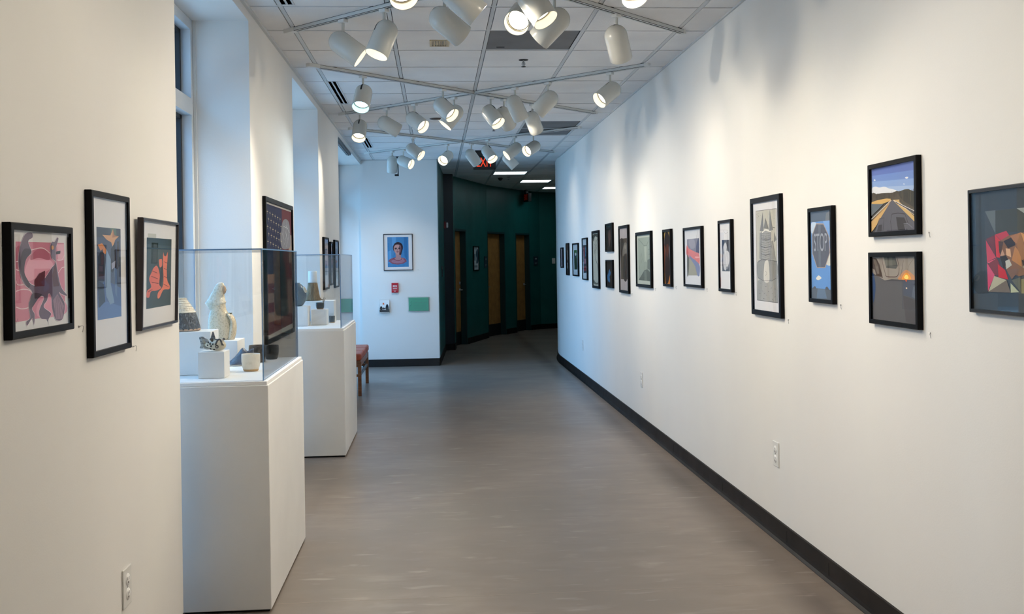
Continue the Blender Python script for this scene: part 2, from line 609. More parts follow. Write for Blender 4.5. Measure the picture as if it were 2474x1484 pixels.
M_DOOR = noisy('oak_door_veneer', (0.42, 0.21, 0.055, 1), (0.34, 0.16, 0.04, 1), (9, 9, 0.8), (0.4, 0.5), 0, 5)
M_KICK = mat('black_kick_plate', (0.006, 0.006, 0.007), 0.35)
M_JAMB = mat('dark_teal_jamb', (0.007, 0.035, 0.04), 0.45)
for n, i in enumerate(DOORSEG):
    a = Vector(CP[i]); b = Vector(CP[i + 1])
    d = (b - a).normalized(); nrm = Vector((d.y, -d.x))     # nrm points into the corridor
    L_ = (b - a).length
    o3 = a - nrm * 0.15
    M4 = basis((o3.x, o3.y, 0), (d.x, d.y, 0), (0, 0, 1), (nrm.x, nrm.y, 0))
    e = empty('door_%d' % (n + 1), M4); struct(e, ['oak door nearest along the green wall', 'oak door in the middle of the green wall', 'oak door farthest along the green wall'][n])
    q = MB(); q.box((0.04, 0.003, 0), (L_ - 0.04, DOOR_H - 0.04, 0.045), M_DOOR); q.build('door_leaf', e)
    q = MB(); q.box((0.04, 0.004, 0.0455), (L_ - 0.04, 0.235, 0.048), M_KICK); q.build('kick_plate', e)
    q = MB()
    q.box((0.0, 0, -0.02), (0.036, DOOR_H, 0.149), M_JAMB); q.box((L_ - 0.036, 0, -0.02), (L_, DOOR_H, 0.149), M_JAMB); q.box((0.036, DOOR_H - 0.036, -0.02), (L_ - 0.036, DOOR_H, 0.149), M_JAMB)
    q.build('door_frame', e)
    hx = L_ - 0.10 if n != 1 else 0.10
    sg = -1 if n != 1 else 1
    q = MB()
    q.lathe([(0, 0.062), (0.024, 0.062), (0.027, 0.056), (0.027, 0.0455)], M_STEEL, 20, Matrix.Translation((hx, 0.98, 0)))
    if n == 0:
        q.lathe([(0, 0.062), (0.026, 0.062), (0.029, 0.056), (0.029, 0.0455)], M_STEEL, 20, Matrix.Translation((hx, 1.10, 0)))
    q.tube([(hx, 0.98, 0.06), (hx, 0.98, 0.095), (hx + sg * 0.02, 0.98, 0.105), (hx + sg * 0.11, 0.98, 0.105)], 0.009, M_STEEL)
    q.build('handle', e)

# outside the windows
M_PAVE = noisy('concrete_paving', (0.46, 0.45, 0.43, 1), (0.40, 0.39, 0.375, 1), (1, 1, 1), (0.8, 0.9))
mb = MB(); mb.box((-60, -25, -0.4), (-1.8, 60, -0.15), M_PAVE)
struct(mb.build('ground'), 'paved ground outside the windows')
M_FACADE = noisy('grey_facade_panels', (0.62, 0.37, 0.27, 1), (0.50, 0.29, 0.22, 1), (0.5, 0.5, 0.05), (0.6, 0.7))
bld = empty('building', (-9, 30, -0.15), 'grey building outside, seen through the nearest visible window', 'building')
mb = MB(); mb.box((-9, 0, 0), (4.5, 8, 11), M_FACADE); mb.build('wall', bld)
mb = MB()
for k in range(9):
    mb.box((-8.8 + k * 1.5, -0.12, 0), (-8.5 + k * 1.5, 0.02, 11), mat('facade_fin', (0.42, 0.25, 0.19), 0.5))
mb.build('fin_row', bld)

shade_bld = empty('building', (-12.5, -2, -0.15), 'unseen grey building added across the paving, shading the nearer windows', 'building')
mb = MB(); mb.box((-3.5, -9, 0), (3.5, 9, 7.5), M_FACADE); mb.build('wall', shade_bld)  # out of view, added to block sky light from the nearer niches
mb = MB()
for k in range(11):
    mb.box((3.48, -8.7 + k * 1.7, 0), (3.62, -8.4 + k * 1.7, 7.5), mat('facade_fin', (0.42, 0.25, 0.19), 0.5))
mb.build('fin_row', shade_bld)

# world: overcast bluish daylight
w = bpy.data.worlds.new('overcast_sky'); SC.world = w; w.use_nodes = True
bg = w.node_tree.nodes['Background']
bg.inputs['Color'].default_value = SKYC
bg.inputs['Strength'].default_value = SKY

sun = bpy.data.lights.new('sun', 'SUN'); sun.energy = SUN; sun.color = (0.52, 0.76, 1.0)   # added, bounces off the paving to the ceiling; daylight with a tungsten white balance; sun.angle = R(1.5)
so = bpy.data.objects.new('sun', sun); COL.objects.link(so)
so.rotation_euler = Vector((-0.50, -0.15, -0.85)).to_track_quat('-Z', 'Y').to_euler()

# flat shapes of the artworks, in fractions of the picture: (kind, colour, [width,] points)
ART = {
 'creature': [
  ('p',(203,128,152),[(.089,.885),(.933,.895),(.938,.108),(.066,.093)]),
  ('s',(226,160,182),[(.228,.601),(.325,.732),(.489,.774),(.662,.706),(.714,.636),(.531,.562),(.319,.493),(.238,.528)]),
  ('s',(178,98,122),[(.361,.772),(.49,.826),(.629,.789),(.65,.706),(.465,.726),(.324,.706)]),
  ('s',(178,98,122),[(.094,.808),(.153,.835),(.136,.654),(.094,.628)]),
  ('p',(226,170,190),[(.793,.877),(.933,.881),(.937,.707),(.813,.692)]),
  ('s',(222,150,175),[(.454,.273),(.689,.314),(.934,.242),(.931,.112),(.45,.111)]),
  ('c',(240,215,225),.0095,[(.149,.679),(.233,.771),(.374,.813),(.537,.829),(.664,.776)]),
  ('c',(240,215,225),.0095,[(.091,.686),(.149,.686),(.17,.601),(.088,.609)]),
  ('c',(240,215,225),.0095,[(.082,.397),(.2,.412),(.316,.387),(.361,.305),(.288,.23),(.171,.218),(.078,.243)]),
  ('c',(240,215,225),.0095,[(.79,.706),(.883,.707),(.938,.765)]),
  ('c',(240,215,225),.0095,[(.811,.564),(.882,.62),(.936,.627)]),
  ('c',(240,215,225),.0082,[(.201,.457),(.108,.46),(.085,.5)]),
  ('s',(100,84,108),[(.273,.983),(.35,.983),(.358,.933),(.287,.891),(.338,.786),(.267,.742),(.214,.771),(.195,.653),(.226,.535),(.369,.445),(.529,.494),(.684,.622),(.766,.678),(.686,.734),(.665,.846),(.701,.902),(.748,.904),(.795,.951),(.822,.935),(.774,.841),(.769,.791),(.771,.692),(.815,.521),(.866,.405),(.975,.309),(.877,.325),(.818,.35),(.915,.243),(.92,.156),(.872,.052),(.754,.056),(.686,.175),(.67,.309),(.624,.346),(.594,.278),(.534,.213),(.662,.135),(.613,.07),(.614,.007),(.595,.071),(.478,.095),(.451,.179),(.537,.309),(.431,.315),(.335,.214),(.375,.144),(.359,.038),(.332,.107),(.248,.042),(.238,.089),(.297,.123),(.277,.257),(.339,.373),(.201,.47),(.124,.641),(.141,.809),(.214,.941)]),
  ('c',(232,218,228),.0054,[(.273,.983),(.35,.983),(.358,.933),(.287,.891),(.338,.786),(.267,.742),(.214,.771),(.195,.653),(.226,.535),(.369,.445),(.529,.494),(.684,.622),(.766,.678),(.686,.734),(.665,.846),(.701,.902),(.748,.904),(.795,.951),(.822,.935),(.774,.841),(.769,.791),(.771,.692),(.815,.521),(.866,.405),(.975,.309),(.877,.325),(.818,.35),(.915,.243),(.92,.156),(.872,.052),(.754,.056),(.686,.175),(.67,.309),(.624,.346),(.594,.278),(.534,.213),(.662,.135),(.613,.07),(.614,.007),(.595,.071),(.478,.095),(.451,.179),(.537,.309),(.431,.315),(.335,.214),(.375,.144),(.359,.038),(.332,.107),(.248,.042),(.238,.089),(.297,.123),(.277,.257),(.339,.373),(.201,.47),(.124,.641),(.141,.809),(.214,.941),(.273,.983)]),
  ('s',(52,40,62),[(.211,.81),(.315,.812),(.326,.772),(.243,.706),(.216,.575),(.306,.454),(.259,.429),(.175,.549),(.149,.692)]),
  ('p',(86,26,44),[(.377,.492),(.461,.564),(.566,.593),(.551,.432),(.383,.431)]),
  ('p',(70,22,38),[(.694,.538),(.755,.692),(.787,.536),(.82,.421),(.714,.418)]),
  ('s',(62,48,66),[(.339,.36),(.502,.345),(.431,.301),(.323,.214),(.288,.23)]),
  ('p',(150,120,140),[(.7,.272),(.783,.337),(.909,.2),(.872,.059),(.754,.063)]),
  ('l',(88,66,90),.0068,[(.783,.309),(.778,.068)]),
  ('l',(88,66,90),.0068,[(.794,.308),(.836,.063)]),
  ('l',(88,66,90),.0068,[(.806,.308),(.891,.101)]),
  ('l',(88,66,90),.0068,[(.771,.31),(.727,.115)]),
  ('p',(30,25,35),[(.773,.798),(.853,.807),(.847,.775),(.768,.766)]),
  ('s',(205,140,60),[(.684,.853),(.719,.858),(.723,.826),(.69,.818)]),
  ('l',(90,80,90),.0054,[(.063,.077),(.098,.132),(.096,.081)]),
 ],
 'paper figures': [
  ('p',(72,82,104),[(.155,.805),(.842,.807),(.829,.195),(.148,.196)]),
  ('p',(66,70,78),[(.155,.805),(.842,.807),(.842,.742),(.153,.739)]),
  ('p',(84,110,92),[(.534,.806),(.701,.807),(.719,.763),(.589,.747)]),
  ('p',(76,100,148),[(.153,.387),(.36,.454),(.621,.423),(.831,.392),(.829,.195),(.148,.196)]),
  ('p',(92,120,172),[(.15,.276),(.395,.312),(.829,.264),(.829,.195),(.148,.196)]),
  ('p',(206,156,108),[(.306,.756),(.533,.756),(.616,.803),(.656,.759),(.782,.754),(.67,.726),(.599,.67),(.558,.709),(.425,.726)]),
  ('p',(170,120,84),[(.616,.803),(.656,.759),(.782,.754),(.589,.742)]),
  ('p',(206,130,70),[(.178,.688),(.298,.7),(.431,.651),(.382,.627),(.252,.65)]),
  ('p',(38,42,54),[(.176,.61),(.297,.663),(.392,.585),(.368,.484),(.192,.48)]),
  ('p',(46,46,56),[(.543,.665),(.67,.712),(.698,.54),(.585,.503),(.511,.514)]),
  ('p',(60,50,48),[(.722,.717),(.782,.72),(.791,.549),(.716,.522)]),
  ('p',(124,148,178),[(.409,.664),(.534,.594),(.517,.434),(.619,.297),(.499,.287),(.388,.348),(.353,.471)]),
  ('p',(98,122,160),[(.63,.54),(.712,.522),(.695,.331),(.65,.36)]),
  ('p',(150,150,170),[(.549,.565),(.668,.585),(.645,.54),(.555,.523)]),
  ('p',(50,58,76),[(.154,.456),(.322,.428),(.357,.313),(.187,.275)]),
 ],
 'cats': [
  ('p',(58,76,80),[(.149,.844),(.864,.847),(.86,.169),(.154,.165)]),
  ('p',(34,50,48),[(.149,.844),(.864,.847),(.862,.775),(.147,.784)]),
  ('p',(190,192,186),[(.179,.885),(.404,.886),(.405,.847),(.18,.846)]),
  ('s',(214,108,88),[(.344,.556),(.441,.572),(.521,.484),(.504,.393),(.563,.353),(.428,.331),(.281,.329),(.228,.274),(.158,.283),(.176,.339),(.28,.373),(.223,.45),(.287,.512)]),
  ('s',(226,120,98),[(.49,.627),(.528,.64),(.575,.637),(.576,.574),(.515,.562)]),
  ('s',(224,120,92),[(.615,.705),(.643,.677),(.698,.673),(.747,.712),(.742,.64),(.725,.534),(.744,.427),(.823,.365),(.797,.333),(.63,.331),(.516,.257),(.461,.259),(.475,.31),(.602,.365),(.627,.456),(.607,.587)]),
  ('l',(128,52,44),.0078,[(.306,.525),(.443,.504)]),
  ('l',(128,52,44),.0078,[(.276,.475),(.464,.446)]),
  ('l',(128,52,44),.0078,[(.29,.417),(.484,.4)]),
  ('l',(128,52,44),.0078,[(.188,.326),(.311,.347)]),
  ('l',(128,52,44),.0065,[(.63,.614),(.731,.6)]),
  ('l',(128,52,44),.0065,[(.632,.548),(.725,.534)]),
  ('l',(128,52,44),.0065,[(.642,.469),(.735,.448)]),
  ('l',(128,52,44),.0065,[(.628,.39),(.777,.36)]),
  ('p',(38,44,48),[(.557,.561),(.604,.574),(.607,.443),(.536,.367),(.514,.458)]),
 ],
 'flag': [
  ('p',(92,40,46),[(.028,.986),(1.0,.984),(.984,.041),(.044,.026)]),
  ('p',(30,34,66),[(.028,.986),(.599,.983),(.598,.47),(.013,.471)]),
  ('p',(150,120,104),[(.017,.471),(.37,.471),(.375,.4),(.021,.403)]),
  ('p',(140,122,112),[(.021,.332),(.363,.33),(.368,.258),(.025,.261)]),
  ('p',(138,118,108),[(.029,.189),(.607,.184),(.604,.115),(.033,.117)]),
  ('p',(150,130,120),[(.858,.787),(.994,.787),(.995,.548),(.871,.558)]),
  ('p',(130,104,98),[(.783,.416),(.991,.418),(.987,.131),(.815,.136)]),
  ('s',(40,44,52),[(.481,.633),(.604,.601),(.724,.501),(.759,.316),(.815,.145),(.563,.134),(.313,.171),(.272,.353),(.322,.508),(.376,.601)]),
  ('s',(52,56,64),[(.42,.649),(.536,.666),(.626,.634),(.582,.568),(.437,.561)]),
  ('s',(120,118,124),[(.636,.888),(.78,.911),(.902,.883),(.94,.781),(.917,.686),(.627,.666),(.527,.73),(.572,.812)]),
  ('l',(190,188,192),.0032,[(.685,.882),(.628,.683)]),
  ('l',(190,188,192),.0032,[(.78,.894),(.752,.684)]),
  ('l',(190,188,192),.0032,[(.841,.872),(.884,.703)]),
  ('l',(190,188,192),.0032,[(.591,.797),(.68,.741)]),
  ('l',(190,188,192),.0032,[(.716,.817),(.836,.744)]),
  ('l',(190,188,192),.0032,[(.805,.803),(.678,.7)]),
  ('l',(190,188,192),.0032,[(.655,.848),(.839,.838)]),
  ('l',(190,188,192),.0032,[(.879,.788),(.772,.684)]),
  ('l',(190,188,192),.0032,[(.548,.739),(.586,.666)]),
  ('l',(190,188,192),.0032,[(.75,.86),(.912,.806)]),
  ('l',(95,98,104),.0032,[(.395,.554),(.342,.334)]),
  ('l',(95,98,104),.0032,[(.663,.535),(.718,.335)]),
  ('l',(95,98,104),.0032,[(.827,.482),(.787,.281)]),
  ('l',(95,98,104),.0032,[(.438,.601),(.519,.553)]),
  ('l',(95,98,104),.0032,[(.321,.335),(.398,.197)]),
  ('l',(205,188,150),.004,[(.066,.942),(.068,.911)]),
  ('l',(205,188,150),.004,[(.045,.929),(.09,.93)]),
  ('l',(205,188,150),.004,[(.156,.937),(.158,.905)]),
  ('l',(205,188,150),.004,[(.134,.924),(.179,.924)]),
  ('l',(205,188,150),.004,[(.245,.931),(.248,.898)]),
  ('l',(205,188,150),.004,[(.224,.917),(.269,.918)]),
  ('l',(205,188,150),.004,[(.335,.925),(.337,.892)]),
  ('l',(205,188,150),.004,[(.314,.911),(.359,.912)]),
  ('l',(205,188,150),.004,[(.425,.919),(.427,.885)]),
  ('l',(205,188,150),.004,[(.404,.905),(.449,.905)]),
  ('l',(205,188,150),.004,[(.514,.912),(.517,.878)]),
  ('l',(205,188,150),.004,[(.493,.898),(.538,.899)]),
  ('l',(205,188,150),.004,[(.096,.889),(.098,.857)]),
  ('l',(205,188,150),.004,[(.074,.876),(.119,.876)]),
  ('l',(205,188,150),.004,[(.185,.883),(.188,.851)]),
  ('l',(205,188,150),.004,[(.164,.87),(.209,.87)]),
  ('l',(205,188,150),.004,[(.275,.876),(.278,.844)]),
  ('l',(205,188,150),.004,[(.254,.863),(.299,.863)]),
  ('l',(205,188,150),.004,[(.365,.869),(.367,.836)]),
  ('l',(205,188,150),.004,[(.344,.856),(.389,.856)]),
  ('l',(205,188,150),.004,[(.455,.862),(.457,.829)]),
  ('l',(205,188,150),.004,[(.434,.849),(.479,.849)]),
  ('l',(205,188,150),.004,[(.545,.855),(.547,.821)]),
  ('l',(205,188,150),.004,[(.524,.842),(.569,.842)]),
  ('l',(205,188,150),.004,[(.06,.834),(.062,.802)]),
  ('l',(205,188,150),.004,[(.038,.821),(.083,.821)]),
  ('l',(205,188,150),.004,[(.149,.826),(.152,.794)]),
  ('l',(205,188,150),.004,[(.128,.814),(.173,.813)]),
  ('l',(205,188,150),.004,[(.239,.819),(.242,.787)]),
  ('l',(205,188,150),.004,[(.218,.806),(.263,.806)]),
  ('l',(205,188,150),.004,[(.329,.812),(.332,.779)]),
  ('l',(205,188,150),.004,[(.308,.798),(.353,.798)]),
  ('l',(205,188,150),.004,[(.419,.804),(.422,.771)]),
  ('l',(205,188,150),.004,[(.398,.791),(.443,.79)]),
  ('l',(205,188,150),.004,[(.509,.796),(.512,.762)]),
  ('l',(205,188,150),.004,[(.488,.783),(.533,.782)]),
  ('l',(205,188,150),.004,[(.089,.78),(.091,.748)]),
  ('l',(205,188,150),.004,[(.068,.767),(.113,.767)]),
  ('l',(205,188,150),.004,[(.179,.772),(.182,.74)]),
  ('l',(205,188,150),.004,[(.158,.759),(.203,.759)]),
  ('l',(205,188,150),.004,[(.269,.764),(.272,.731)]),
  ('l',(205,188,150),.004,[(.248,.751),(.293,.751)]),
  ('l',(205,188,150),.004,[(.359,.756),(.362,.723)]),
  ('l',(205,188,150),.004,[(.338,.743),(.383,.742)]),
  ('l',(205,188,150),.004,[(.449,.747),(.452,.714)]),
  ('l',(205,188,150),.004,[(.428,.734),(.474,.733)]),
  ('l',(205,188,150),.004,[(.54,.739),(.542,.705)]),
  ('l',(205,188,150),.004,[(.518,.725),(.564,.724)]),
  ('l',(205,188,150),.004,[(.053,.725),(.055,.693)]),
  ('l',(205,188,150),.004,[(.032,.712),(.077,.712)]),
  ('l',(205,188,150),.004,[(.143,.716),(.145,.684)]),
  ('l',(205,188,150),.004,[(.122,.704),(.167,.703)]),
  ('l',(205,188,150),.004,[(.233,.708),(.236,.675)]),
  ('l',(205,188,150),.004,[(.212,.695),(.257,.694)]),
  ('l',(205,188,150),.004,[(.324,.699),(.326,.666)]),
  ('l',(205,188,150),.004,[(.302,.686),(.348,.685)]),
  ('l',(205,188,150),.004,[(.414,.689),(.416,.656)]),
  ('l',(205,188,150),.004,[(.393,.677),(.438,.675)]),
  ('l',(205,188,150),.004,[(.504,.68),(.507,.646)]),
  ('l',(205,188,150),.004,[(.483,.667),(.528,.666)]),
 ],
 'portrait': [
  ('p',(64,130,184),[(.118,.933),(.875,.933),(.875,.083),(.121,.08)]),
  ('p',(84,150,204),[(.28,.933),(.423,.933),(.431,.748),(.287,.671)]),
  ('p',(50,110,164),[(.708,.933),(.827,.933),(.826,.25),(.722,.403)]),
  ('p',(84,150,204),[(.134,.519),(.249,.557),(.255,.251),(.134,.175)]),
  ('p',(140,84,104),[(.143,.248),(.187,.299),(.292,.337),(.4,.36),(.482,.308),(.626,.35),(.721,.33),(.779,.288),(.804,.234),(.694,.179),(.479,.145),(.289,.171)]),
  ('s',(160,116,136),[(.255,.251),(.411,.308),(.482,.279),(.649,.307),(.731,.25),(.623,.193),(.361,.19)]),
  ('s',(172,134,138),[(.419,.48),(.592,.48),(.602,.346),(.696,.307),(.493,.273),(.351,.318),(.412,.356)]),
  ('s',(48,36,48),[(.317,.624),(.359,.729),(.431,.776),(.527,.786),(.633,.738),(.674,.633),(.629,.499),(.579,.422),(.367,.518)]),
  ('s',(186,146,144),[(.345,.614),(.406,.706),(.537,.713),(.612,.642),(.593,.508),(.532,.438),(.465,.426),(.386,.495)]),
  ('s',(118,84,92),[(.537,.69),(.612,.642),(.593,.508),(.532,.442),(.546,.556)]),
  ('s',(52,40,50),[(.381,.622),(.445,.629),(.449,.587),(.387,.583)]),
  ('s',(52,40,50),[(.517,.629),(.574,.625),(.568,.587),(.516,.587)]),
  ('s',(120,60,72),[(.438,.518),(.522,.522),(.481,.495)]),
  ('l',(104,74,84),.0115,[(.483,.595),(.463,.541)]),
  ('c',(120,40,60),.0134,[(.335,.343),(.386,.289),(.493,.26),(.601,.288),(.637,.342)]),
 ],
 'road': [
  ('p',(96,118,190),[(-.0,1.0),(1.0,1.0),(1.0,.0),(.0,.0)]),
  ('p',(92,86,80),[(-.0,.595),(.996,.496),(1.0,.0),(.0,.0)]),
  ('p',(112,142,206),[(.001,.896),(.999,.863),(.995,.543),(.004,.625)]),
  ('p',(136,166,218),[(.002,.802),(.998,.741),(.996,.524),(.003,.594)]),
  ('p',(162,186,224),[(.003,.719),(.996,.637),(.996,.486),(.003,.584)]),
  ('s',(226,228,234),[(.005,.698),(.094,.718),(.182,.692),(.301,.694),(.403,.657),(.506,.631),(.579,.599),(.49,.583),(.254,.586),(.006,.604)]),
  ('s',(230,232,238),[(.761,.773),(.794,.785),(.835,.774),(.805,.755)]),
  ('s',(230,232,238),[(.052,.827),(.075,.834),(.099,.815),(.07,.809)]),
  ('s',(230,232,238),[(.721,.686),(.744,.69),(.758,.677)]),
  ('p',(88,78,66),[(.003,.617),(.048,.626),(.106,.599),(.239,.599),(.372,.59),(.475,.58),(.579,.599),(.637,.586),(.756,.605),(.83,.601),(.903,.571),(1.002,.538),(1.0,.278),(.837,.347),(.663,.439),(.501,.473),(.325,.5),(.001,.491)]),
  ('p',(58,58,52),[(.578,.584),(.844,.596),(1.001,.523),(1.0,.297),(.838,.376),(.693,.456)]),
  ('l',(74,66,56),.0123,[(.006,.624),(.004,.538)]),
  ('l',(48,48,46),.0077,[(.028,.614),(.023,.525)]),
  ('l',(48,48,46),.0087,[(.049,.602),(.05,.521)]),
  ('l',(48,48,46),.0111,[(.071,.617),(.071,.556)]),
  ('l',(58,54,48),.008,[(.093,.618),(.086,.52)]),
  ('l',(48,48,46),.0109,[(.114,.598),(.115,.517)]),
  ('l',(48,48,46),.0126,[(.135,.606),(.13,.506)]),
  ('l',(48,48,46),.0074,[(.157,.604),(.16,.551)]),
  ('l',(74,66,56),.0089,[(.178,.6),(.179,.511)]),
  ('l',(48,48,46),.01,[(.2,.595),(.201,.511)]),
  ('l',(74,66,56),.0128,[(.221,.59),(.22,.483)]),
  ('l',(58,54,48),.0109,[(.243,.599),(.238,.497)]),
  ('l',(74,66,56),.0068,[(.264,.582),(.262,.497)]),
  ('l',(74,66,56),.0115,[(.286,.584),(.283,.505)]),
  ('l',(48,48,46),.012,[(.307,.593),(.302,.525)]),
  ('l',(74,66,56),.0097,[(.329,.58),(.331,.527)]),
  ('l',(58,54,48),.0081,[(.35,.586),(.345,.522)]),
  ('l',(104,92,76),.0127,[(.372,.576),(.369,.525)]),
  ('l',(74,66,56),.0081,[(.393,.581),(.395,.49)]),
  ('l',(48,48,46),.012,[(.415,.565),(.412,.493)]),
  ('l',(58,54,48),.0102,[(.436,.564),(.438,.473)]),
  ('l',(104,92,76),.0124,[(.458,.569),(.455,.494)]),
  ('l',(74,66,56),.006,[(.48,.601),(.478,.533)]),
  ('l',(104,92,76),.0064,[(.501,.593),(.501,.543)]),
  ('l',(74,66,56),.0102,[(.523,.595),(.519,.506)]),
  ('l',(58,54,48),.0126,[(.545,.594),(.54,.511)]),
  ('l',(74,66,56),.0072,[(.566,.594),(.561,.511)]),
  ('l',(74,66,56),.008,[(.587,.587),(.584,.489)]),
  ('l',(104,92,76),.0081,[(.609,.587),(.605,.536)]),
  ('l',(104,92,76),.0106,[(.631,.585),(.63,.523)]),
  ('l',(74,66,56),.0106,[(.652,.6),(.648,.517)]),
  ('l',(58,54,48),.0083,[(.674,.584),(.672,.48)]),
  ('l',(104,92,76),.0114,[(.695,.582),(.689,.508)]),
  ('l',(104,92,76),.0119,[(.717,.58),(.711,.427)]),
  ('l',(74,66,56),.01,[(.738,.582),(.734,.443)]),
  ('l',(48,48,46),.0083,[(.76,.589),(.754,.405)]),
  ('l',(48,48,46),.007,[(.782,.59),(.773,.432)]),
  ('l',(48,48,46),.0098,[(.803,.579),(.802,.393)]),
  ('l',(48,48,46),.0117,[(.824,.583),(.822,.447)]),
  ('l',(74,66,56),.0121,[(.846,.587),(.845,.436)]),
  ('l',(58,54,48),.0115,[(.867,.579),(.858,.39)]),
  ('l',(104,92,76),.0121,[(.889,.578),(.887,.405)]),
  ('l',(58,54,48),.0071,[(.911,.584),(.905,.451)]),
  ('l',(48,48,46),.0063,[(.932,.582),(.931,.419)]),
  ('l',(48,48,46),.0116,[(.954,.593),(.946,.454)]),
  ('l',(58,54,48),.0071,[(.975,.59),(.974,.451)]),
  ('p',(208,168,98),[(.015,.479),(.148,.497),(.37,.506),(.465,.491),(.457,.457),(.25,.431),(.011,.45)]),
  ('p',(96,106,116),[(.004,.451),(.294,.427),(.152,.343),(.004,.262)]),
  ('p',(206,168,108),[(.472,.471),(.501,.471),(.184,.156),(.0,.007),(.001,.179)]),
  ('p',(206,172,112),[(.501,.471),(.656,.464),(.655,.43),(1.001,.165),(1.001,.08)]),
  ('p',(92,92,102),[(.49,.472),(.507,.471),(1.0,.092),(1.0,.0),(.063,.001),(.185,.177)]),
  ('l',(226,226,226),.0089,[(.003,.21),(.233,.336),(.469,.466)]),
  ('l',(60,56,56),.0069,[(.004,.173),(.247,.315),(.468,.451)]),
  ('l',(226,226,226),.0089,[(.531,.461),(.749,.364),(.999,.259)]),
  ('l',(70,74,92),.0138,[(.574,.432),(.778,.338),(1.0,.226)]),
  ('l',(226,220,206),.0059,[(.632,.393),(.821,.301),(1.0,.193)]),
  ('l',(36,36,42),.0109,[(.475,.008),(.456,.15),(.488,.258),(.628,.264),(.775,.24),(.838,.098)]),
  ('p',(46,46,52),[(.58,.206),(.759,.189),(.812,.09),(.756,.088),(.774,.01),(.621,.011)]),
  ('l',(36,36,42),.0089,[(.078,.007),(.151,.128),(.197,.205),(.311,.214),(.276,.009)]),
  ('p',(50,50,56),[(.176,.106),(.26,.113),(.247,.009),(.134,.008)]),
  ('l',(150,155,170),.0049,[(.783,.01),(.745,.103),(.837,.094),(.93,.027)]),
 ],
 'sunset': [
  ('p',(88,88,92),[(.0,1.0),(1.0,1.0),(1.0,.0),(.0,.0)]),
  ('p',(150,142,134),[(.0,1.0),(1.0,1.0),(1.002,.652),(.858,.657),(.661,.65),(.449,.653),(.29,.629),(.0,.741)]),
  ('s',(196,142,104),[(.586,.661),(.664,.74),(.772,.8),(.892,.743),(.995,.66),(.828,.651),(.676,.648)]),
  ('s',(240,160,70),[(.669,.658),(.717,.731),(.771,.761),(.831,.733),(.866,.662),(.767,.655)]),
  ('s',(255,225,120),[(.726,.683),(.747,.717),(.773,.73),(.803,.713),(.814,.68),(.77,.657)]),
  ('p',(78,66,60),[(-.0,.992),(.101,.975),(.171,.887),(.21,.775),(.25,.666),(.095,.696),(.059,.794),(.002,.814)]),
  ('p',(110,100,92),[(.025,.965),(.086,.954),(.137,.867),(.167,.733),(.118,.733),(.075,.835)]),
  ('c',(86,62,58),.0139,[(.234,.997),(.255,.877),(.301,.755),(.332,.695),(.45,.688),(.58,.706),(.619,.828),(.574,.993)]),
  ('p',(84,86,84),[(.277,.997),(.543,.998),(.592,.857),(.553,.816),(.333,.824)]),
  ('p',(104,104,98),[(.291,.948),(.534,.946),(.562,.877),(.319,.857)]),
  ('l',(100,90,86),.0069,[(.717,.945),(.664,.74),(.632,.691)]),
  ('l',(110,100,94),.006,[(.946,.982),(.836,.877),(.803,.8)]),
  ('p',(76,76,80),[(.29,.629),(.449,.651),(.661,.645),(.858,.655),(1.004,.655),(1.003,.643),(.661,.633),(.373,.621)]),
  ('s',(46,74,118),[(.0,.741),(.049,.669),(.074,.525),(.049,.358),(.011,.267),(.003,.459)]),
  ('p',(74,82,100),[(.709,.636),(1.003,.65),(1.001,.353),(.849,.398),(.702,.42)]),
  ('p',(96,104,120),[(.915,.553),(1.007,.575),(1.001,.353),(.88,.409)]),
  ('p',(76,74,78),[(.702,.41),(.849,.388),(1.001,.34),(1.0,.0),(.753,.024),(.722,.217)]),
  ('p',(40,46,66),[(.901,.591),(.97,.607),(1.002,.608),(1.001,.584)]),
  ('s',(255,225,190),[(.76,.529),(.776,.539),(.793,.528),(.775,.514)]),
  ('s',(210,90,50),[(.749,.652),(.77,.657),(.791,.65),(.772,.618)]),
 ],
 'stop': [
  ('p',(92,142,208),[(.0,1.0),(1.0,1.0),(1.0,.0),(.0,.0)]),
  ('p',(120,160,216),[(.585,.889),(1.003,.881),(1.005,.516),(.783,.603)]),
  ('p',(84,94,110),[(.0,1.0),(1.0,1.0),(1.0,.882),(-.003,.883)]),
  ('p',(110,112,116),[(.736,.963),(1.0,1.0),(1.0,.882),(.693,.882)]),
  ('s',(206,208,200),[(.994,.736),(.881,.687),(.91,.584),(.698,.432),(.75,.389),(.934,.393),(.997,.516)]),
  ('s',(190,206,226),[(.037,.875),(.255,.87),(.214,.81),(.063,.751),(.0,.787)]),
  ('p',(170,150,140),[(.266,.866),(.619,.855),(.85,.714),(.899,.525),(.663,.353),(.269,.352),(.055,.518),(.058,.738)]),
  ('p',(82,82,92),[(.276,.854),(.603,.844),(.828,.713),(.873,.525),(.645,.363),(.285,.362),(.081,.521),(.08,.731)]),
  ('p',(96,98,108),[(.363,.85),(.479,.847),(.472,.363),(.354,.362)]),
  ('s',(224,222,216),[(.222,.231),(.287,.257),(.362,.267),(.481,.241),(.387,.219),(.284,.216)]),
  ('p',(84,90,100),[(-.004,.122),(1.0,.114),(1.0,.0),(.0,.0)]),
  ('p',(94,112,136),[(.287,.117),(.638,.114),(.723,.012),(.241,.003)]),
  ('s',(76,72,76),[(.076,.11),(.093,.132),(.178,.141),(.209,.116)]),
  ('s',(76,72,76),[(.668,.114),(.677,.136),(.751,.145),(.815,.114)]),
 ],
 'castle': [
  ('p',(60,60,62),[(.102,.928),(.902,.923),(.903,.084),(.102,.087)]),
  ('p',(192,190,178),[(.113,.924),(.89,.92),(.892,.088),(.114,.091)]),
  ('p',(150,150,146),[(.138,.273),(.357,.289),(.699,.279),(.908,.302),(.892,.088),(.114,.091)]),
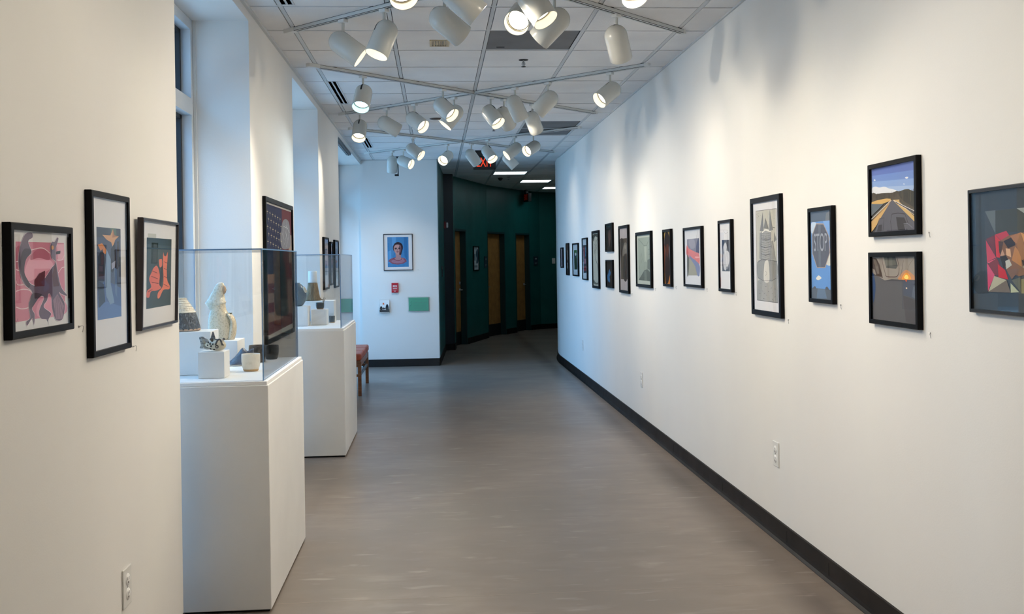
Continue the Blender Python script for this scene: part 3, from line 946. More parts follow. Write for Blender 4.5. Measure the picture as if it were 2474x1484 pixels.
  ('p',(164,164,160),[(.337,.275),(.737,.28),(.812,.088),(.262,.09)]),
  ('s',(160,160,158),[(.31,.717),(.362,.738),(.506,.75),(.651,.736),(.693,.701),(.652,.451),(.296,.452)]),
  ('s',(218,216,208),[(.322,.721),(.479,.749),(.669,.729),(.649,.717),(.477,.733),(.348,.712)]),
  ('p',(128,128,126),[(.414,.755),(.489,.849),(.606,.748)]),
  ('p',(120,120,120),[(.266,.736),(.386,.905),(.404,.733)]),
  ('p',(132,132,130),[(.635,.728),(.65,.916),(.758,.734)]),
  ('p',(150,150,146),[(.264,.718),(.334,.726),(.324,.461),(.234,.479)]),
  ('p',(150,150,146),[(.678,.632),(.756,.64),(.853,.468),(.669,.469)]),
  ('p',(130,130,128),[(.81,.716),(.891,.646),(.793,.622)]),
  ('s',(146,146,142),[(.142,.439),(.317,.47),(.623,.464),(.897,.451),(.889,.307),(.699,.279),(.356,.275),(.149,.305)]),
  ('s',(214,212,204),[(.42,.425),(.488,.46),(.576,.451),(.604,.278),(.394,.276)]),
  ('l',(50,50,54),.0035,[(.321,.717),(.3,.452)]),
  ('l',(50,50,54),.0035,[(.687,.71),(.652,.451)]),
  ('l',(50,50,54),.0035,[(.142,.439),(.317,.47),(.623,.464),(.897,.451),(.889,.307),(.699,.279),(.356,.275),(.149,.305),(.142,.439)]),
  ('l',(50,50,54),.0035,[(.414,.755),(.489,.849),(.606,.748)]),
  ('l',(50,50,54),.0035,[(.266,.736),(.386,.905),(.404,.733)]),
  ('l',(50,50,54),.0035,[(.635,.728),(.65,.916),(.758,.734)]),
  ('l',(50,50,54),.0035,[(.256,.718),(.234,.479)]),
  ('l',(50,50,54),.0035,[(.756,.64),(.86,.459)]),
  ('l',(50,50,54),.0035,[(.328,.664),(.496,.648),(.673,.658)]),
  ('l',(50,50,54),.0035,[(.321,.593),(.489,.578),(.666,.589)]),
  ('l',(50,50,54),.0035,[(.314,.523),(.482,.508),(.659,.52)]),
  ('l',(50,50,54),.0035,[(.416,.698),(.42,.662)]),
  ('l',(50,50,54),.0035,[(.499,.687),(.504,.652)]),
  ('l',(50,50,54),.0035,[(.467,.364),(.527,.347),(.463,.32)]),
  ('l',(50,50,54),.0035,[(.439,.228),(.469,.222)]),
  ('l',(50,50,54),.0035,[(.674,.219),(.696,.209)]),
  ('l',(50,50,54),.0035,[(.359,.112),(.412,.109)]),
  ('l',(50,50,54),.0035,[(.701,.116),(.746,.104)]),
  ('l',(50,50,54),.0035,[(.212,.158),(.257,.152)]),
  ('l',(50,50,54),.0035,[(.556,.182),(.586,.177)]),
  ('l',(50,50,54),.0035,[(.769,.759),(.853,.752)]),
  ('l',(50,50,54),.0035,[(.202,.88),(.24,.873)]),
  ('l',(50,50,54),.0035,[(.275,.629),(.29,.594)]),
  ('l',(50,50,54),.0035,[(.721,.597),(.726,.571)]),
  ('l',(70,70,72),.0026,[(.69,.451),(.695,.421)]),
  ('l',(70,70,72),.0026,[(.729,.451),(.733,.421)]),
  ('l',(70,70,72),.0026,[(.767,.451),(.771,.421)]),
  ('l',(70,70,72),.0026,[(.805,.451),(.81,.421)]),
  ('l',(70,70,72),.0026,[(.843,.451),(.848,.421)]),
  ('l',(96,96,96),.0026,[(.179,.425),(.178,.291)]),
  ('l',(96,96,96),.0026,[(.221,.425),(.22,.292)]),
  ('l',(96,96,96),.0026,[(.263,.425),(.262,.292)]),
  ('l',(96,96,96),.0026,[(.32,.425),(.319,.293)]),
  ('l',(96,96,96),.0026,[(.734,.425),(.732,.297)]),
  ('l',(96,96,96),.0026,[(.791,.425),(.789,.297)]),
  ('l',(96,96,96),.0026,[(.848,.425),(.846,.298)]),
  ('c',(104,104,104),.0022,[(.326,.719),(.501,.706),(.683,.711)]),
  ('c',(104,104,104),.0022,[(.323,.698),(.499,.685),(.681,.691)]),
  ('c',(104,104,104),.0022,[(.321,.676),(.497,.663),(.679,.67)]),
  ('c',(104,104,104),.0022,[(.319,.655),(.495,.642),(.676,.649)]),
  ('c',(104,104,104),.0022,[(.317,.634),(.493,.621),(.674,.629)]),
  ('c',(104,104,104),.0022,[(.315,.613),(.491,.599),(.672,.608)]),
  ('c',(104,104,104),.0022,[(.313,.592),(.489,.578),(.67,.587)]),
  ('c',(104,104,104),.0022,[(.311,.57),(.486,.556),(.668,.567)]),
  ('c',(104,104,104),.0022,[(.309,.549),(.484,.535),(.666,.546)]),
  ('c',(104,104,104),.0022,[(.307,.528),(.482,.513),(.664,.525)]),
  ('c',(104,104,104),.0022,[(.305,.507),(.48,.492),(.661,.505)]),
  ('c',(104,104,104),.0022,[(.303,.486),(.478,.47),(.659,.484)]),
  ('l',(88,88,90),.0026,[(.8,.134),(.847,.14)]),
  ('l',(88,88,90),.0026,[(.593,.12),(.61,.123)]),
  ('l',(88,88,90),.0026,[(.345,.173),(.376,.174)]),
  ('l',(88,88,90),.0026,[(.712,.27),(.73,.274)]),
  ('l',(88,88,90),.0026,[(.251,.253),(.303,.25)]),
  ('l',(88,88,90),.0026,[(.217,.176),(.244,.178)]),
  ('l',(88,88,90),.0026,[(.401,.153),(.439,.156)]),
  ('l',(88,88,90),.0026,[(.294,.208),(.313,.207)]),
  ('l',(88,88,90),.0026,[(.663,.205),(.681,.208)]),
  ('l',(88,88,90),.0026,[(.417,.161),(.462,.163)]),
  ('l',(88,88,90),.0026,[(.719,.164),(.75,.166)]),
  ('l',(88,88,90),.0026,[(.502,.146),(.533,.144)]),
  ('l',(88,88,90),.0026,[(.485,.225),(.521,.224)]),
  ('l',(88,88,90),.0026,[(.208,.189),(.239,.186)]),
  ('l',(88,88,90),.0026,[(.818,.208),(.868,.206)]),
  ('l',(88,88,90),.0026,[(.341,.185),(.361,.182)]),
  ('l',(150,148,140),.0022,[(.594,.771),(.659,.767)]),
  ('l',(150,148,140),.0022,[(.648,.816),(.676,.814)]),
  ('l',(150,148,140),.0022,[(.148,.892),(.214,.896)]),
  ('l',(150,148,140),.0022,[(.209,.896),(.28,.899)]),
  ('l',(150,148,140),.0022,[(.152,.789),(.181,.783)]),
  ('l',(150,148,140),.0022,[(.602,.778),(.676,.775)]),
  ('l',(150,148,140),.0022,[(.701,.889),(.765,.887)]),
  ('l',(150,148,140),.0022,[(.642,.881),(.704,.873)]),
  ('l',(150,148,140),.0022,[(.185,.864),(.238,.858)]),
  ('l',(150,148,140),.0022,[(.313,.881),(.349,.878)]),
  ('l',(150,148,140),.0022,[(.664,.839),(.707,.84)]),
  ('l',(150,148,140),.0022,[(.384,.844),(.412,.843)]),
  ('l',(150,148,140),.0022,[(.816,.832),(.88,.835)]),
  ('l',(150,148,140),.0022,[(.615,.789),(.675,.787)]),
 ],
 'statue photo': [
  ('p',(42,42,52),[(.168,.745),(.828,.739),(.829,.268),(.164,.266)]),
  ('s',(120,120,124),[(.206,.596),(.47,.712),(.64,.622),(.784,.511),(.745,.339),(.474,.298),(.237,.365)]),
  ('s',(206,206,210),[(.285,.628),(.482,.701),(.59,.623),(.428,.516)]),
  ('s',(220,220,222),[(.432,.56),(.762,.555),(.776,.404),(.541,.341)]),
  ('s',(200,200,204),[(.275,.518),(.492,.515),(.512,.293),(.297,.32)]),
  ('c',(150,150,154),.0044,[(.307,.891),(.481,.843),(.71,.854)]),
  ('l',(90,90,94),.0044,[(.238,.673),(.405,.538)]),
  ('l',(30,30,36),.0044,[(.564,.623),(.579,.492)]),
 ],
 'abstract': [
  ('p',(122,122,138),[(.139,.833),(.85,.836),(.858,.173),(.122,.161)]),
  ('s',(150,146,160),[(.245,.804),(.557,.821),(.622,.678),(.347,.657)]),
  ('s',(40,52,96),[(.676,.63),(.714,.747),(.79,.817),(.852,.815),(.847,.535),(.71,.571)]),
  ('s',(218,112,112),[(.131,.72),(.269,.658),(.614,.595),(.856,.547),(.855,.362),(.601,.453),(.117,.537)]),
  ('p',(204,62,50),[(.135,.714),(.23,.573),(.125,.537)]),
  ('p',(240,170,170),[(.607,.512),(.86,.506),(.862,.482),(.604,.482)]),
  ('p',(156,152,130),[(.252,.476),(.406,.452),(.592,.357),(.732,.173),(.126,.161)]),
  ('s',(62,58,42),[(.14,.534),(.244,.476),(.244,.318),(.19,.168),(.131,.167)]),
  ('s',(110,122,164),[(.257,.536),(.524,.464),(.866,.358),(.854,.175),(.74,.173),(.628,.322),(.404,.44)]),
  ('c',(70,76,90),.006,[(.804,.975),(.622,.678),(.64,.453)]),
 ],
 'dark dress': [
  ('p',(196,156,84),[(-.0,1.0),(1.0,1.0),(1.012,.849),(.009,.841)]),
  ('p',(150,140,148),[(-.016,.867),(1.007,.873),(1.006,.204),(-.003,.204)]),
  ('p',(206,130,60),[(.006,.204),(1.014,.254),(1.0,.0),(-.0,.0)]),
  ('p',(150,84,56),[(-.001,.764),(.187,.762),(.116,.204),(.006,.204)]),
  ('s',(44,28,28),[(.43,1.007),(.777,.915),(.807,.752),(.707,.654),(.86,.267),(.67,.104),(.475,.013),(.138,.011),(.058,.331),(.193,.66),(.056,.763),(.114,.928)]),
  ('s',(92,46,32),[(.375,.759),(.655,.742),(.653,.605),(.433,.506),(.28,.608)]),
  ('s',(214,170,160),[(.884,.416),(.991,.39),(.987,.254),(.873,.229)]),
 ],
 'room drawing': [
  ('p',(186,196,190),[(-.0,1.0),(1.0,1.0),(1.0,-.0),(-.0,-.0)]),
  ('p',(152,166,160),[(.079,.943),(.983,.947),(.976,.07),(.108,.077)]),
  ('p',(176,188,180),[(.518,.769),(.712,.77),(.7,.451),(.533,.452)]),
  ('p',(96,106,104),[(.108,.077),(.54,.281),(.732,.307),(.978,.231),(.976,.07)]),
  ('p',(120,132,128),[(.515,.267),(.658,.281),(.706,.072),(.519,.072)]),
  ('p',(112,122,120),[(.752,.489),(.987,.526),(.975,.282),(.733,.32)]),
  ('l',(70,80,80),.0066,[(.117,.928),(.533,.775)]),
  ('l',(70,80,80),.0066,[(.951,.925),(.688,.771)]),
  ('l',(70,80,80),.0066,[(.533,.775),(.713,.773)]),
  ('l',(70,80,80),.0066,[(.533,.775),(.54,.281)]),
  ('l',(70,80,80),.0066,[(.713,.773),(.694,.307)]),
  ('l',(70,80,80),.0066,[(.334,.627),(.27,.547),(.293,.427),(.381,.506),(.334,.627)]),
  ('l',(70,80,80),.0066,[(.825,.696),(.836,.592),(.936,.616),(.933,.707),(.825,.696)]),
  ('l',(70,80,80),.0066,[(.132,.387),(.181,.226)]),
  ('l',(70,80,80),.0066,[(.218,.387),(.153,.293)]),
  ('l',(70,80,80),.0066,[(.381,.865),(.393,.832)]),
  ('l',(70,80,80),.0066,[(.795,.852),(.772,.821)]),
  ('l',(70,80,80),.0066,[(.609,.491),(.639,.412)]),
  ('l',(70,80,80),.0066,[(.108,.077),(.54,.281)]),
  ('l',(70,80,80),.0066,[(.827,.515),(.826,.307)]),
 ],
 'hooded figure': [
  ('p',(186,180,184),[(-.0,1.0),(1.0,1.0),(1.0,.0),(-.0,.0)]),
  ('p',(86,78,68),[(.041,.837),(1.006,.834),(.988,.181),(.073,.172)]),
  ('s',(60,52,46),[(.064,.817),(.404,.824),(.466,.682),(.136,.53),(.053,.552)]),
  ('s',(124,120,114),[(.521,.747),(.742,.766),(.904,.701),(.988,.53),(.756,.594),(.357,.552),(.329,.639)]),
  ('s',(64,58,54),[(.44,.53),(.748,.551),(.815,.187),(.423,.182)]),
  ('s',(150,146,140),[(.586,.719),(.708,.724),(.716,.67),(.594,.664)]),
  ('l',(130,122,110),.0065,[(.219,.508),(.196,.179)]),
  ('l',(120,114,104),.0065,[(.958,.509),(.946,.189)]),
  ('l',(44,40,38),.0065,[(.354,.487),(.336,.181)]),
 ],
 'dark dancer': [
  ('p',(14,18,20),[(-.0,1.0),(1.0,1.0),(1.0,.0),(-.0,.0)]),
  ('s',(78,60,58),[(.302,.65),(.482,.79),(.648,.759),(.715,.537),(.611,.297),(.513,.153),(.377,.352)]),
  ('l',(160,140,136),.0122,[(.476,.717),(.428,.547),(.534,.397)]),
  ('l',(150,130,128),.0098,[(.638,.637),(.713,.513),(.564,.347),(.53,.152)]),
  ('l',(120,96,94),.0098,[(.281,.602),(.388,.475)]),
  ('p',(24,56,66),[(.328,.945),(.663,.948),(.675,.889),(.341,.895)]),
 ],
 'blue dancer': [
  ('p',(12,16,20),[(.0,1.0),(1.0,1.0),(1.0,-.0),(-.0,.0)]),
  ('p',(26,18,15),[(.66,.851),(1.014,.899),(.992,.036),(.666,.049)]),
  ('s',(50,110,160),[(.345,.604),(.492,.679),(.559,.607),(.681,.559),(.568,.436),(.458,.385),(.525,.288),(.482,.165),(.338,.185),(.137,.279),(.12,.427),(.268,.504)]),
  ('l',(90,140,176),.0098,[(.195,.478),(.337,.456),(.292,.307),(.412,.212)]),
 ],
 'map drawing': [
  ('p',(196,196,182),[(.0,1.0),(1.0,1.0),(1.0,.0),(.0,.0)]),
  ('s',(70,70,62),[(.033,.967),(.463,.986),(.991,.966),(1.001,.902),(.714,.925),(.385,.936),(.086,.85)]),
  ('c',(48,48,44),.0179,[(.18,.914),(.153,.798),(.261,.694),(.368,.59),(.451,.5),(.716,.408),(.813,.28)]),
  ('c',(84,84,76),.0141,[(.336,.899),(.469,.794),(.412,.667),(.308,.616)]),
  ('c',(70,70,64),.0115,[(.838,.892),(.581,.818),(.694,.74),(.439,.666)]),
  ('c',(90,90,82),.0102,[(.285,.796),(.556,.716),(.479,.615)]),
  ('s',(110,112,100),[(.077,.116),(.374,.064),(.759,.064),(.975,.153),(.991,.064),(.622,.026),(.085,.039)]),
  ('l',(60,60,56),.0051,[(.126,.103),(.242,.051)]),
  ('l',(60,60,56),.0051,[(.377,.077),(.496,.038)]),
  ('l',(60,60,56),.0051,[(.663,.089),(.753,.038)]),
 ],
 'night street': [
  ('p',(44,50,60),[(.101,.846),(.824,.849),(.765,.151),(.149,.143)]),
  ('p',(150,66,70),[(.157,.799),(.418,.798),(.42,.533),(.201,.55)]),
  ('p',(60,100,130),[(.516,.797),(.781,.813),(.779,.566),(.492,.566)]),
  ('p',(160,110,130),[(.254,.5),(.623,.516),(.669,.385),(.289,.367)]),
  ('p',(120,50,60),[(.181,.301),(.782,.335),(.779,.204),(.188,.184)]),
 ],
 'green garden': [
  ('p',(48,92,48),[(.186,.819),(.75,.821),(.791,.178),(.213,.167)]),
  ('p',(28,40,70),[(.194,.692),(.489,.713),(.571,.561),(.214,.539)]),
  ('s',(206,216,222),[(.387,.714),(.593,.724),(.612,.648),(.435,.637)]),
  ('p',(30,50,30),[(.214,.539),(.778,.562),(.791,.178),(.213,.167)]),
 ],
 'brown interior': [
  ('p',(96,66,56),[(.0,1.0),(1.0,1.0),(1.0,.0),(-.0,.0)]),
  ('p',(150,130,112),[(.212,.798),(.769,.806),(.818,.487),(.252,.476)]),
  ('p',(60,40,34),[(-.017,.42),(1.02,.465),(1.0,.0),(-.0,.0)]),
  ('p',(170,160,150),[(.284,.376),(.544,.387),(.615,.2),(.3,.187)]),
 ],
 'pale print': [
  ('p',(196,186,190),[(-.0,1.0),(1.0,1.0),(1.0,-.0),(.0,.0)]),
  ('p',(170,156,164),[(.185,.886),(.852,.89),(.848,.108),(.181,.105)]),
 ],
 'geometric face': [
  ('p',(62,72,82),[(.0,1.0),(1.0,1.0),(1.0,-.0),(.0,.0)]),
  ('p',(96,106,112),[(.007,.997),(.185,.999),(.179,.716)]),
  ('p',(152,160,162),[(.53,.999),(.797,.999),(.705,.902)]),
  ('p',(98,104,104),[(.705,.902),(.797,.959),(.889,.723),(.705,.724)]),
  ('p',(120,130,132),[(.797,.999),(1.0,1.0),(.963,.859),(.815,.89)]),
  ('p',(74,84,92),[(.815,.89),(.963,.859),(1.0,.635),(.889,.723)]),
  ('p',(60,66,66),[(.188,.993),(.53,.999),(.705,.902),(.705,.724),(.41,.725),(.188,.698)]),
  ('p',(108,52,66),[(.022,.656),(.173,.699),(.179,.445)]),
  ('p',(192,72,96),[(.018,.644),(.188,.427),(.033,.368)]),
  ('p',(200,52,66),[(.173,.705),(.262,.635),(.253,.426),(.192,.431)]),
  ('p',(184,56,76),[(.179,.704),(.363,.744),(.413,.683),(.28,.629)]),
  ('p',(214,90,120),[(.033,.368),(.203,.421),(.161,.331)]),
  ('p',(204,80,116),[(.033,.364),(.161,.216),(.044,.017)]),
  ('p',(122,52,66),[(.05,.349),(.203,.421),(.262,.325),(.207,.205),(.161,.216)]),
  ('p',(192,30,46),[(.216,.349),(.336,.277),(.387,.165),(.225,.19)]),
  ('p',(128,92,70),[(.253,.624),(.41,.689),(.631,.716),(.771,.693),(.889,.616),(.926,.391),(.815,.256),(.557,.208),(.391,.254),(.299,.372)]),
  ('p',(76,60,56),[(.234,.624),(.317,.616),(.266,.444),(.244,.492)]),
  ('p',(44,40,46),[(.317,.622),(.483,.675),(.506,.569),(.391,.534)]),
  ('p',(166,116,82),[(.428,.677),(.594,.717),(.557,.568),(.483,.616)]),
  ('p',(202,148,98),[(.594,.717),(.742,.654),(.797,.551),(.705,.438)]),
  ('p',(190,140,90),[(.742,.666),(.815,.692),(.889,.481),(.723,.552)]),
  ('p',(182,126,76),[(.502,.558),(.594,.474),(.603,.318),(.446,.395)]),
  ('p',(216,172,136),[(.354,.538),(.428,.524),(.439,.428),(.363,.455)]),
  ('p',(190,150,126),[(.262,.444),(.299,.527),(.336,.455)]),
  ('p',(150,106,72),[(.52,.569),(.594,.717),(.686,.439),(.613,.393)]),
  ('p',(42,40,42),[(.262,.432),(.354,.455),(.391,.407),(.317,.289)]),
  ('p',(192,192,182),[(.345,.384),(.41,.407),(.45,.336),(.363,.289)]),
  ('p',(122,92,76),[(.354,.289),(.594,.301),(.446,.17)]),
  ('p',(44,36,40),[(.603,.393),(.705,.415),(.631,.324)]),
  ('p',(170,120,80),[(.631,.393),(.742,.461),(.889,.436),(.779,.347)]),
  ('p',(110,80,62),[(.705,.438),(.797,.551),(.889,.481),(.815,.346)]),
  ('p',(152,146,126),[(.613,.318),(.668,.353),(.852,.346),(.797,.188)]),
  ('p',(178,176,152),[(.161,.204),(.363,.159),(.059,.01)]),
  ('p',(110,100,90),[(.363,.159),(.428,.012),(.059,.008)]),
  ('p',(182,190,160),[(.428,.125),(.561,.023),(.428,.012)]),
  ('p',(96,100,90),[(.446,.16),(.585,.197),(.585,.023)]),
  ('p',(132,126,92),[(.594,.174),(.815,.211),(.852,.008),(.594,.012)]),
  ('p',(150,70,80),[(.852,.346),(1.0,.412),(1.0,.007),(.852,.008)]),
  ('p',(96,60,70),[(.926,.615),(1.0,.657),(1.0,.412),(.871,.346)]),
 ],
}

# ================================================================== framed pictures
def catmull(pts, closed=True, n=6):
    out = []
    N = len(pts)
    rngi = range(N) if closed else range(N - 1)
    for i in rngi:
        p0 = pts[(i - 1) % N] if closed or i > 0 else pts[0]
        p1 = pts[i]; p2 = pts[(i + 1) % N]
        p3 = pts[(i + 2) % N] if closed or i + 2 < N else pts[-1]
        for k in range(n):
            t = k / n
            out.append(tuple(0.5 * ((2 * p1[j]) + (-p0[j] + p2[j]) * t + (2 * p0[j] - 5 * p1[j] + 4 * p2[j] - p3[j]) * t * t + (-p0[j] + 3 * p1[j] - 3 * p2[j] + p3[j]) * t ** 3) for j in (0, 1)))
    if not closed:
        out.append(pts[-1])
    return out


def paint(ops, W, H, z0):
    """flat shapes of an artwork, layered by tenths of a millimetre"""
    mb = MB()
    z = z0
    for op in ops:
        z += 0.00007
        pts = op[-1]
        m = ink(op[1])
        if op[0] in 'ps':
            if op[0] == 's':
                pts = catmull(pts)
            q = [(min(1, max(0, u)) * W - W / 2, min(1, max(0, v)) * H) for u, v in pts]
            tri = tessellate_polygon([[Vector((x, y, 0)) for x, y in q]])
            fs = []
            for t in tri:
                a, b, c = [q[i] for i in t]
                fs.append(t if (b[0] - a[0]) * (c[1] - a[1]) - (b[1] - a[1]) * (c[0] - a[0]) > 0 else tuple(reversed(t)))
            mb.add([(x, y, z) for x, y in q], fs, m)
        else:
            w = op[2] * H / 2
            if op[0] == 'c':
                pts = catmull(pts, False)
            q = [Vector((u * W - W / 2, v * H)) for u, v in pts]
            L, Rr = [], []
            for i, p in enumerate(q):
                d = (q[min(i + 1, len(q) - 1)] - q[max(i - 1, 0)]).normalized()
                nn = Vector((-d.y, d.x)) * w
                L.append((p.x + nn.x, p.y + nn.y, z)); Rr.append((p.x - nn.x, p.y - nn.y, z))
            n = len(q)
            mb.add(L + Rr, [(i, n + i, n + i + 1, i + 1) for i in range(n - 1)], m)
    return mb


def picture(side, c, z0, z1, half, art, label, fw=0.018, dep=0.022, wallx=None, mat_ink=None, lean=0.0, frame=None, group=None, cat='framed picture', name='framed_picture', rect=None, glazed=True):
    """a frame with mitred rails, backing, print and glazing; c = centre along the wall, half = half width"""
    W, H = half * 2, z1 - z0
    if side == 'B':
        M4 = wallM('B', c, 14.70, z0)
    else:
        M4 = wallM(side, XR if side == 'R' else XL, c, z0)
    if lean:
        M4 = M4 @ Matrix.Rotation(lean, 4, 'X')
    e = empty(name, M4, label, cat, group)
    fm = frame or M_BLACK
    f = MB()
    o = [(-half, 0), (half, 0), (half, H), (-half, H)]
    i_ = [(-half + fw, fw), (half - fw, fw), (half - fw, H - fw), (-half + fw, H - fw)]
    ch = 0.0025
    o2 = [(-half + ch, ch), (half - ch, ch), (half - ch, H - ch), (-half + ch, H - ch)]
    zf = dep
    rings = [[(x, y, 0.001) for x, y in o], [(x, y, zf - ch) for x, y in o], [(x, y, zf) for x, y in o2], [(x, y, zf) for x, y in i_], [(x, y, 0.004) for x, y in i_]]
    vs = [q for r in rings for q in r]
    fs = []
    for a in range(4):
        for b in range(4):
            k = (b + 1) % 4
            fs.append((a * 4 + b, a * 4 + k, (a + 1) * 4 + k, (a + 1) * 4 + b))
    f.add(vs, fs, fm)
    f.build('frame', e)
    iw, ih = W - 2 * fw, H - 2 * fw
    b = MB()
    b.box((-iw / 2, fw, 0.003), (iw / 2, H - fw, dep - 0.011), mat_ink or M_MAT)
    b.build('mat_board', e)
    if rect:      # print does not fill the inner window
        pw, ph, px, py = rect
        p = paint(art, pw, ph, dep - 0.0108)
        pr = p.build('print', e); pr.location = (px, py, 0)
    else:
        p = paint(art, iw, ih, dep - 0.0108)
        pr = p.build('print', e); pr.location = (0, fw, 0)
    if not glazed:
        return e
    g = MB()
    g.box((-iw / 2, fw, dep - 0.0055), (iw / 2, H - fw, dep - 0.0035), M_PICGL)
    g.build('glazing', e)
    return e


MB_ALU = mat('dark_metal_frame', (0.03, 0.025, 0.03), 0.3, metal=0.3)
GREYMAT = mat('grey_mat_board', (0.52, 0.51, 0.53), 0.85, spec=0.1)
SLATE = mat('slate_mat_board', (0.040, 0.058, 0.080), 0.8, spec=0.2)
DARKB = mat('black_backing', (0.012, 0.014, 0.016), 0.7)
PALEB = mat('pale_blue_mat_board', (0.58, 0.66, 0.72), 0.85, spec=0.1)


KL = (1.05 - 0.022) / (1.09 - 0.022)   # left wall heights and distances about the eye point


def rp(y0, y1):
    return ((y0 + y1) / 2, abs(y1 - y0) / 2)


GR, GL = 'framed pictures on the right wall', 'framed pictures on the left wall and piers'
for (y0, y1, zb, zt, art, fw, matm, label) in (
    (3.623, 4.046, 1.567, 1.859, 'road', 0.018, DARKB, 'black framed photograph of a straight road under a blue sky, hung above the sunset photograph'),
    (3.627, 4.052, 1.216, 1.504, 'sunset', 0.018, DARKB, 'black framed photograph of an orange sunset over dim grey ground, below the road photograph'),
    (4.433, 4.727, 1.276, 1.718, 'stop', 0.018, DARKB, 'tall black framed photograph of a grey STOP sign against blue sky'),
    (5.122, 5.610, 1.174, 1.817, 'castle', 0.028, M_MAT, 'tall black framed pencil drawing of a castle with spires'),
    (5.995, 6.275, 1.282, 1.721, 'statue photo', 0.018, M_MAT, 'narrow black frame with a small black and white statue photograph in a wide white mat'),
    (6.682, 7.180, 1.290, 1.705, 'abstract', 0.018, M_MAT, 'black framed abstract print of red, blue and khaki curves in a white mat'),
    (7.575, 7.842, 1.276, 1.714, 'dark dress', 0.020, DARKB, 'black framed picture of a dark standing figure on gold and orange'),
    (8.286, 8.920, 1.247, 1.721, 'room drawing', 0.026, GREYMAT, 'wide black framed grey-green drawing of a room interior'),
    (9.280, 9.755, 1.170, 1.807, 'hooded figure', 0.026, GREYMAT, 'tall black framed sepia photograph of a robed figure in a grey mat'),
    (10.11, 10.535, 1.567, 1.856, 'dark dancer', 0.014, DARKB, 'small nearly black picture of a pale figure, upper of a stacked pair'),
    (10.13, 10.535, 1.198, 1.484, 'blue dancer', 0.014, DARKB, 'small nearly black picture of a blue figure, lower of a stacked pair'),
    (10.99, 11.450, 1.170, 1.808, 'map drawing', 0.028, M_MAT, 'tall black framed pale drawing with dark ink scribbles along one side'),
    (11.853, 12.238, 1.248, 1.747, 'night street', 0.014, PALEB, 'thin framed dark street print in a pale blue-grey mat'),
    (12.605, 13.110, 1.282, 1.699, 'green garden', 0.018, PALEB, 'black framed small green garden picture in a pale mat'),
    (13.520, 13.770, 1.282, 1.714, 'brown interior', 0.016, DARKB, 'narrow black framed brown interior picture, second from the far end of the right wall'),
    (14.130, 14.380, 1.377, 1.663, 'pale print', 0.018, M_MAT, 'smallest black framed pale print, at the far end of the right wall'),
):
    c, h = rp(y0, y1)
    e = picture('R', c, zb, zt, h, ART[art], label, fw=fw, mat_ink=matm, group=GR)
    if art == 'stop':
        me = text_mesh('STOP', 0.118, 0.0, ink((158, 158, 166)), 0.80)
        t = link('lettering', me, e); t.location = (-0.007, 0.275, 0.022 - 0.0108 + 0.0026)
        t.scale = (0.74, 1.0, 1)

c, h = rp(2.746, 3.264)
picture('R', c, 1.300, 1.704, h, ART['geometric face'], 'large thin black framed faceted face in reds and browns, cut off by the photo edge', fw=0.012, mat_ink=SLATE, frame=M_BLACKM, group=GR, rect=(0.345, 0.262, 0.0, 0.068))

for (y0, y1, zb, zt, art, fw, matm, lean, fr, label) in (
    (2.669, 3.114, 1.312, 1.612, 'creature', 0.018, M_MAT, 0, None, 'black framed print of a purple winged creature on pink, nearest on the left wall'),
    (3.282, 3.683, 1.209, 1.737, 'paper figures', 0.018, M_MAT, 0, None, 'tall black framed collage with an orange star and blue folds in a white mat'),
    (3.810, 4.330, 1.259, 1.673, 'cats', 0.010, M_MAT, R(1.5), MB_ALU, 'thin framed print of two orange cats on dark teal, beside the first window niche'),
    (6.580, 7.830, 0.980, 1.928, 'flag', 0.030, mat('canvas_white', (0.55, 0.54, 0.52), 0.8), 0, None, 'large black framed painting of a dark figure over a flag of stars and stripes'),
):
    c, h = rp(y0 * KL, y1 * KL)
    zb, zt = [1.495 + (q - 1.495) * KL for q in (zb, zt)]
    picture('L', c, zb, zt, h, ART[art], label, fw=fw, mat_ink=matm, lean=lean, frame=fr, group=GL, glazed=art != 'flag')

PIER = [('p', (196, 200, 206), [(0, 0), (1, 0), (1, 1), (0, 1)]), ('p', (120, 146, 172), [(.2, .25), (.8, .25), (.8, .8), (.2, .8)]), ('p', (70, 96, 124), [(.2, .25), (.8, .25), (.8, .45), (.5, .5), (.2, .4)]), ('s', (210, 216, 222), [(.35, .6), (.5, .72), (.66, .62), (.5, .55)])]
PIER2 = [('p', (206, 208, 212), [(0, 0), (1, 0), (1, 1), (0, 1)]), ('p', (120, 124, 134), [(.2, .2), (.8, .2), (.8, .8), (.2, .8)]), ('s', (72, 74, 84), [(.35, .25), (.62, .3), (.66, .6), (.5, .74), (.36, .6)])]
PIER3 = [('p', (186, 190, 184), [(0, 0), (1, 0), (1, 1), (0, 1)]), ('p', (150, 156, 148), [(.15, .15), (.85, .15), (.85, .85), (.15, .85)]), ('s', (108, 116, 108), [(.3, .2), (.7, .25), (.62, .6), (.4, .55)])]
for (y0, y1, zb, zt, art, label) in (
    (9.99, 10.42, 1.236, 1.750, PIER, 'black framed blue print, nearest of three frames on the far pier'),
    (10.60, 10.82, 1.266, 1.715, PIER2, 'narrow black framed grey picture, middle of three frames on the far pier'),
    (11.04, 11.46, 1.229, 1.744, PIER3, 'black framed pale green-grey drawing, last of three frames on the far pier'),
):
    c, h = rp(y0 * KL, y1 * KL)
    zb, zt = [1.495 + (q - 1.495) * KL for q in (zb, zt)]
    picture('L', c, zb, zt, h, art, label, fw=0.018, group=GL)

picture('B', -0.5325, 1.375, 1.896, 0.2075, ART['portrait'], 'black framed painted portrait of a short-haired person on blue, on the end wall', fw=0.009, frame=MB_ALU, group='framed pictures on the end wall')

